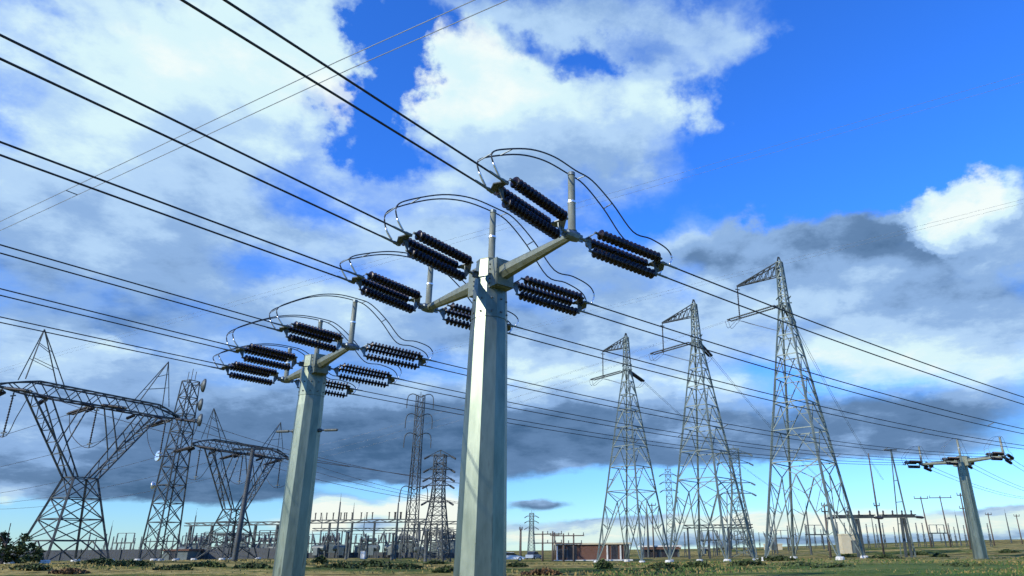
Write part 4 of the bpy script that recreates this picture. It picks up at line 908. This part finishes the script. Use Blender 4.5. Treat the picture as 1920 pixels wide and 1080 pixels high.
# parked cars right of the nearest pole
def car(px, Y, rz, paint, label):
    x = at(px, 1045, Y).x; L0 = on(x, Y); t = thing('parked_car', label, 'car', L0, 'cars parked by the brick building'); m = Matrix.Rotation(rz, 3, 'Z')
    def side(pts, hw, name, mm, par=t):
        return MB().ring_tube([[L0 + m @ Vector((px_, s * hw, pz)) for px_, pz in pts] for s in (-1, 1)]).build(name, M[mm], par)
    side([(-2.2, .3), (2.15, .3), (2.2, .65), (1.2, .88), (.75, .95), (-1.2, .97), (-2.15, .9)], .86, 'body', paint)
    side([(-1.75, .96), (.95, .93), (.3, 1.4), (-1.1, 1.43)], .72, 'cabin', 'glass')
    side([(-1.15, 1.432), (.32, 1.402), (.25, 1.46), (-1.05, 1.49)], .70, 'roof', paint)
    for wx in (-1.35, 1.35):
        for s in (-1, 1):
            a = L0 + m @ Vector((wx, s * .80, .32)); w_ = MB().lathe(a, a + m @ Vector((0, s, 0)), [(0, .30), (.03, .33), (.14, .33), (.17, .28)], 14).build('wheel', M['rubber'], t)
            MB().lathe(a + m @ Vector((0, s * .172, 0)), a + m @ Vector((0, s * 1.2, 0)), [(0, .2), (.015, .19)], 12).build('rim', M['alu'], w_)
    for s in (-1, 1):
        a = L0 + m @ Vector((2.16, s * .6, .62)); MB().box(a, (.1, .3, .14), rz).build('headlight', M['white'], t)
car(960, 132, .15, 'white', 'white car parked at the edge of the nearest steel pole')
car(1001, 150, 1.2, 'carblue', 'grey blue car parked just right of the white one')

# wooden line poles
def line_pole(px, ytop, Y, label, arms, two=False, tilt=0):
    top = at(px, ytop, Y); b = on(top.x, Y); t = thing('utility_pole', label, 'utility pole', b, 'wooden poles along the skyline'); h = top.z - b.z
    for s in ((-.9, .9) if two else (0,)):
        MB().lathe((b.x + s, Y, b.z - .3), (b.x + s + tilt, Y, b.z - .3 + h + .3), [(0, .2), (h * .5, .16), (h + .3, .12)], 8).build('pole', M['wood'], t, True)
    for z, w_ in arms:
        ca = MB(); zz = top.z - z; ca.bar((b.x - w_ + tilt, Y - .2, zz), (b.x + w_ + tilt, Y - .2, zz), .18); ca.build('crossarm', M['wood'], t)
        for f in (-.95, 0, .95):
            MB().lathe((b.x + f * w_ + tilt, Y - .2, zz + .08), (b.x + f * w_ + tilt, Y - .2, zz + 1), [(0, .05), (.1, .1), (.25, .06), (.35, .1), (.45, .05)], 6).build('insulator', M['yardpost'], t)
line_pole(1027, 996, 132, 'wooden twin pole with two crossarms at the left end of the brick building', ((.5, 2.6), (2.0, 2.6)), True)
line_pole(1066, 1000, 131, 'wooden twin pole with crossarms before the brick building', ((.4, 2.8), (1.7, 2.4)), True)
line_pole(1040, 998, 150, 'dark single pole behind the left end of the brick building', ((.6, .9),))
line_pole(977, 990, 140, 'plain dark wooden pole over the parked cars', ((.3, .3),))
line_pole(1222, 945, 165, 'thin pole with a short arm between the left and middle bent-arm towers', ((.3, .9),))
line_pole(1628, 850, 130, 'tall straight thin mast beside the right bent-arm tower', ((9.2, .5),))
line_pole(1730, 932, 165, 'pole with a bent arm behind the right T-shaped gantry', ((.3, 1.6),), tilt=-.5)
line_pole(1765, 930, 170, 'pole with a long arm left of the farthest steel pole', ((.4, 2.6),), tilt=-.4)
line_pole(1545, 945, 120, 'stout pole with a box on top among the legs of the right bent-arm tower', ((.3, .5), (1.2, .6)))
line_pole(1800, 925, 150, 'thin pole just left of the farthest steel pole', ((.4, .8), (3.0, .8)))
line_pole(1852, 962, 190, 'faint pole right of the farthest steel pole', ((.4, .8),))
line_pole(1905, 965, 210, 'last faint pole at the right edge', ((.4, .8),))
# leaning A-frame mast
a, b, e = at(1670, 842, 122), at(1716, 1038, 122), at(1688, 1034, 126); t = thing('frame_mast', 'tall leaning two-legged mast left of the farthest steel pole', 'mast', (a.x, 122, gz(a.x, 122)), None)
MB().bar((b.x, 122, gz(b.x, 122) - .2), a, .2).build('leg', M['lat'], t); MB().bar((e.x, 126, gz(e.x, 126) - .2), a, .15).build('leg', M['lat'], t)
m_ = MB(); m_.bar(a + Vector((-1.2, 0, -.15)), a + Vector((1.0, 0, -.15)), .2); m_.build('crossarm', M['latdark'], t)
m_ = MB()
for f in (.3, .5, .7): m_.bar(Vector((b.x, 122, gz(b.x, 122))).lerp(a, f), Vector((e.x, 126, gz(e.x, 126))).lerp(a, f), .1)
m_.build('brace', M['yard'], t)

# ------------------------------------------------------------------ plants
def leaf_mat(name, c1, c2): return mat(name, c1, c2, 1.5, 0.95, coords='World')
M['scrub'] = leaf_mat('dark scrub leaves', (0.022, 0.040, 0.010), (0.055, 0.08, 0.02))
M['scrubbrown'] = leaf_mat('brown dry scrub', (0.09, 0.05, 0.02), (0.19, 0.11, 0.045))
M['scrubgreen'] = leaf_mat('green scrub leaves', (0.04, 0.07, 0.018), (0.09, 0.12, 0.035))
M['grass'] = leaf_mat('pale dry grass', (0.12, 0.115, 0.03), (0.32, 0.235, 0.08))
M['grassgreen'] = leaf_mat('green grass', (0.032, 0.075, 0.012), (0.085, 0.14, 0.03))
def leaves(mb, c, rx, ry, h, n, sz):
    for _ in range(n):
        th, r, z = ru(0, 6.283), math.sqrt(rnd.random()), rnd.random()
        k = math.sqrt(max(.05, 1 - z * z * .8)) * (0.75 + .35 * math.sin(th * 3 + c.x)); p = Vector((c.x + rx * r * k * math.cos(th), c.y + ry * r * k * math.sin(th), c.z + z * h * (1 - .35 * r)))
        u = Vector((ru(-1, 1), ru(-1, 1), ru(-.4, 1))).normalized(); w_ = u.cross(Vector((ru(-1, 1), ru(-1, 1), ru(-1, 1)))).normalized(); s = sz * ru(.5, 1.3)
        mb.add([p - u * s, p + w_ * s * .55, p + u * s * 1.2, p - w_ * s * .55], [(0, 1, 2, 3)])
def shrub(px, py, rx, h, m, label, n=420):
    # distance where the sight line meets the ground
    d = at(px, py, 1.0) - Vector((0, 0, CH)); Y = 45.0
    while Y < 160 and CH + d.z * Y > gz(d.x * Y, Y): Y += .5
    c = on(d.x * Y, Y); t = thing('shrub', label, 'shrub', c, 'shrubs in the field'); mb = MB(); leaves(mb, c - Vector((0, 0, .05)), rx, rx * .6, h, n, .16 * (.7 + Y / 120)); mb.build('foliage', M[m], t)
    st = MB()
    for k in range(5):
        a_ = k * 1.26; st.bar((c.x, c.y, c.z - .1), (c.x + rx * .5 * math.cos(a_), c.y + rx * .3 * math.sin(a_), c.z + h * .6), .05)
    st.build('stem', M['wood'], t)
SH = [(190, 1056, 2.2, .5, 'scrub'), (240, 1060, 2.6, .45, 'scrub'), (60, 1066, 1.8, .35, 'scrub'), (130, 1074, 1.6, .3, 'scrubbrown'), (10, 1056, 2.5, .8, 'scrub'), (330, 1068, 1.8, .4, 'scrub'), (390, 1062, 2.2, .45, 'scrubgreen'), (470, 1066, 2.0, .5, 'scrub'),
      (600, 1055, .8, .8, 'scrub'), (640, 1065, 2.5, .5, 'scrub'), (700, 1062, 3.0, .6, 'scrub'), (760, 1066, 2.2, .5, 'scrub'), (815, 1058, 1.6, .4, 'scrub'), (840, 1072, 1.6, .4, 'scrub'),
      (1130, 1064, 1.0, .8, 'scrubgreen'), (1018, 1076, 1.6, .35, 'scrubbrown'), (970, 1062, 1.2, .4, 'scrub'), (1240, 1066, 1.8, .5, 'scrub'), (1310, 1062, 1.5, .5, 'scrubgreen'), (1400, 1060, 2.0, .5, 'scrub'),
      (1460, 1050, 2.6, .5, 'scrub'), (1500, 1062, 2.2, .4, 'scrubgreen'), (1590, 1046, 2.6, .5, 'scrub'), (1660, 1048, 2.4, .5, 'scrub'), (1725, 1040, 2.6, .5, 'scrub'), (1760, 1044, 1.8, .5, 'scrub'), (1890, 1036, 2.2, .5, 'scrub'), (1560, 1064, 2.4, .35, 'scrubgreen'), (1800, 1062, 2.4, .35, 'scrubgreen')]
KIND = {'scrub': 'low dark green shrub spreading in the field', 'scrubbrown': 'low brown dry shrub in the field', 'scrubgreen': 'low bright green shrub in the grass'}
for a in SH: shrub(*a, KIND[a[4]])
# dark tree mass at the left edge
p = at(6, 1040, 72); c = on(p.x, 72); t = thing('bushy_tree', 'dark bushy tree at the left edge under the large fork-shaped tower', 'tree', c)
mb = MB()
for k in range(26):
    dx, dz = ru(-2.6, 3.4), rnd.random() ** 1.3 * 3.2; dz *= max(.25, 1 - abs(dx - .1) / 4.2)
    leaves(mb, c + Vector((dx, ru(-1, 1), dz + .1)), ru(.5, .95), ru(.5, .9), ru(.6, 1.1), 95, .17)
mb.build('crown', M['scrub'], t)
tr = MB().lathe(c - Vector((0, 0, .2)), c + Vector((0, 0, 1)), [(0, .2), (1.2, .15), (2.6, .08)], 8)
for k in range(6): a_ = k * 1.05; tr.bar(c + Vector((0, 0, 1 + .2 * k)), c + Vector((1.3 * math.cos(a_), 1.1 * math.sin(a_), 2.2 + .3 * k)), .07)
tr.build('trunk', M['wood'], t)

def grass(name, m, n, x0, x1, y0, y1, hmin, hmax, dens):
    mb = MB(); k = 0
    while k < n:
        y = y0 + (y1 - y0) * rnd.random() ** 1.5; x = ru(x0, x1) * y / y1
        s = math.sin(x * .21 + math.sin(y * .16) * 1.7) + math.sin(y * .33 + x * .05 + 1.1) + ru(-1, 1)
        k += 1
        if s < dens: continue
        z = gz(x, y) - .06; h = ru(hmin, hmax); a_ = ru(0, 3.14); w_ = ru(.05, .12) * (y / 60); l_ = ru(-.25, .25)
        dx, dy = math.cos(a_) * w_, math.sin(a_) * w_
        mb.add([(x - dx, y - dy, z), (x + dx, y + dy, z), (x + dx * .3 + l_ * h, y + dy * .3, z + h), (x - dx * .3 + l_ * h, y - dy * .3, z + h * .9)], [(0, 1, 2, 3)])
    o = mb.build(name, M[m]); o['kind'] = 'stuff'; return o
tag(grass('dry_grass', 'grass', 15000, -100, 75, 42, 118, .07, .22, .2), 'pale dry grass in tufts over the field', 'grass')
tag(grass('green_grass', 'grassgreen', 12000, 2, 110, 44, 110, .06, .18, -.4), 'short green grass on the right of the field', 'grass')
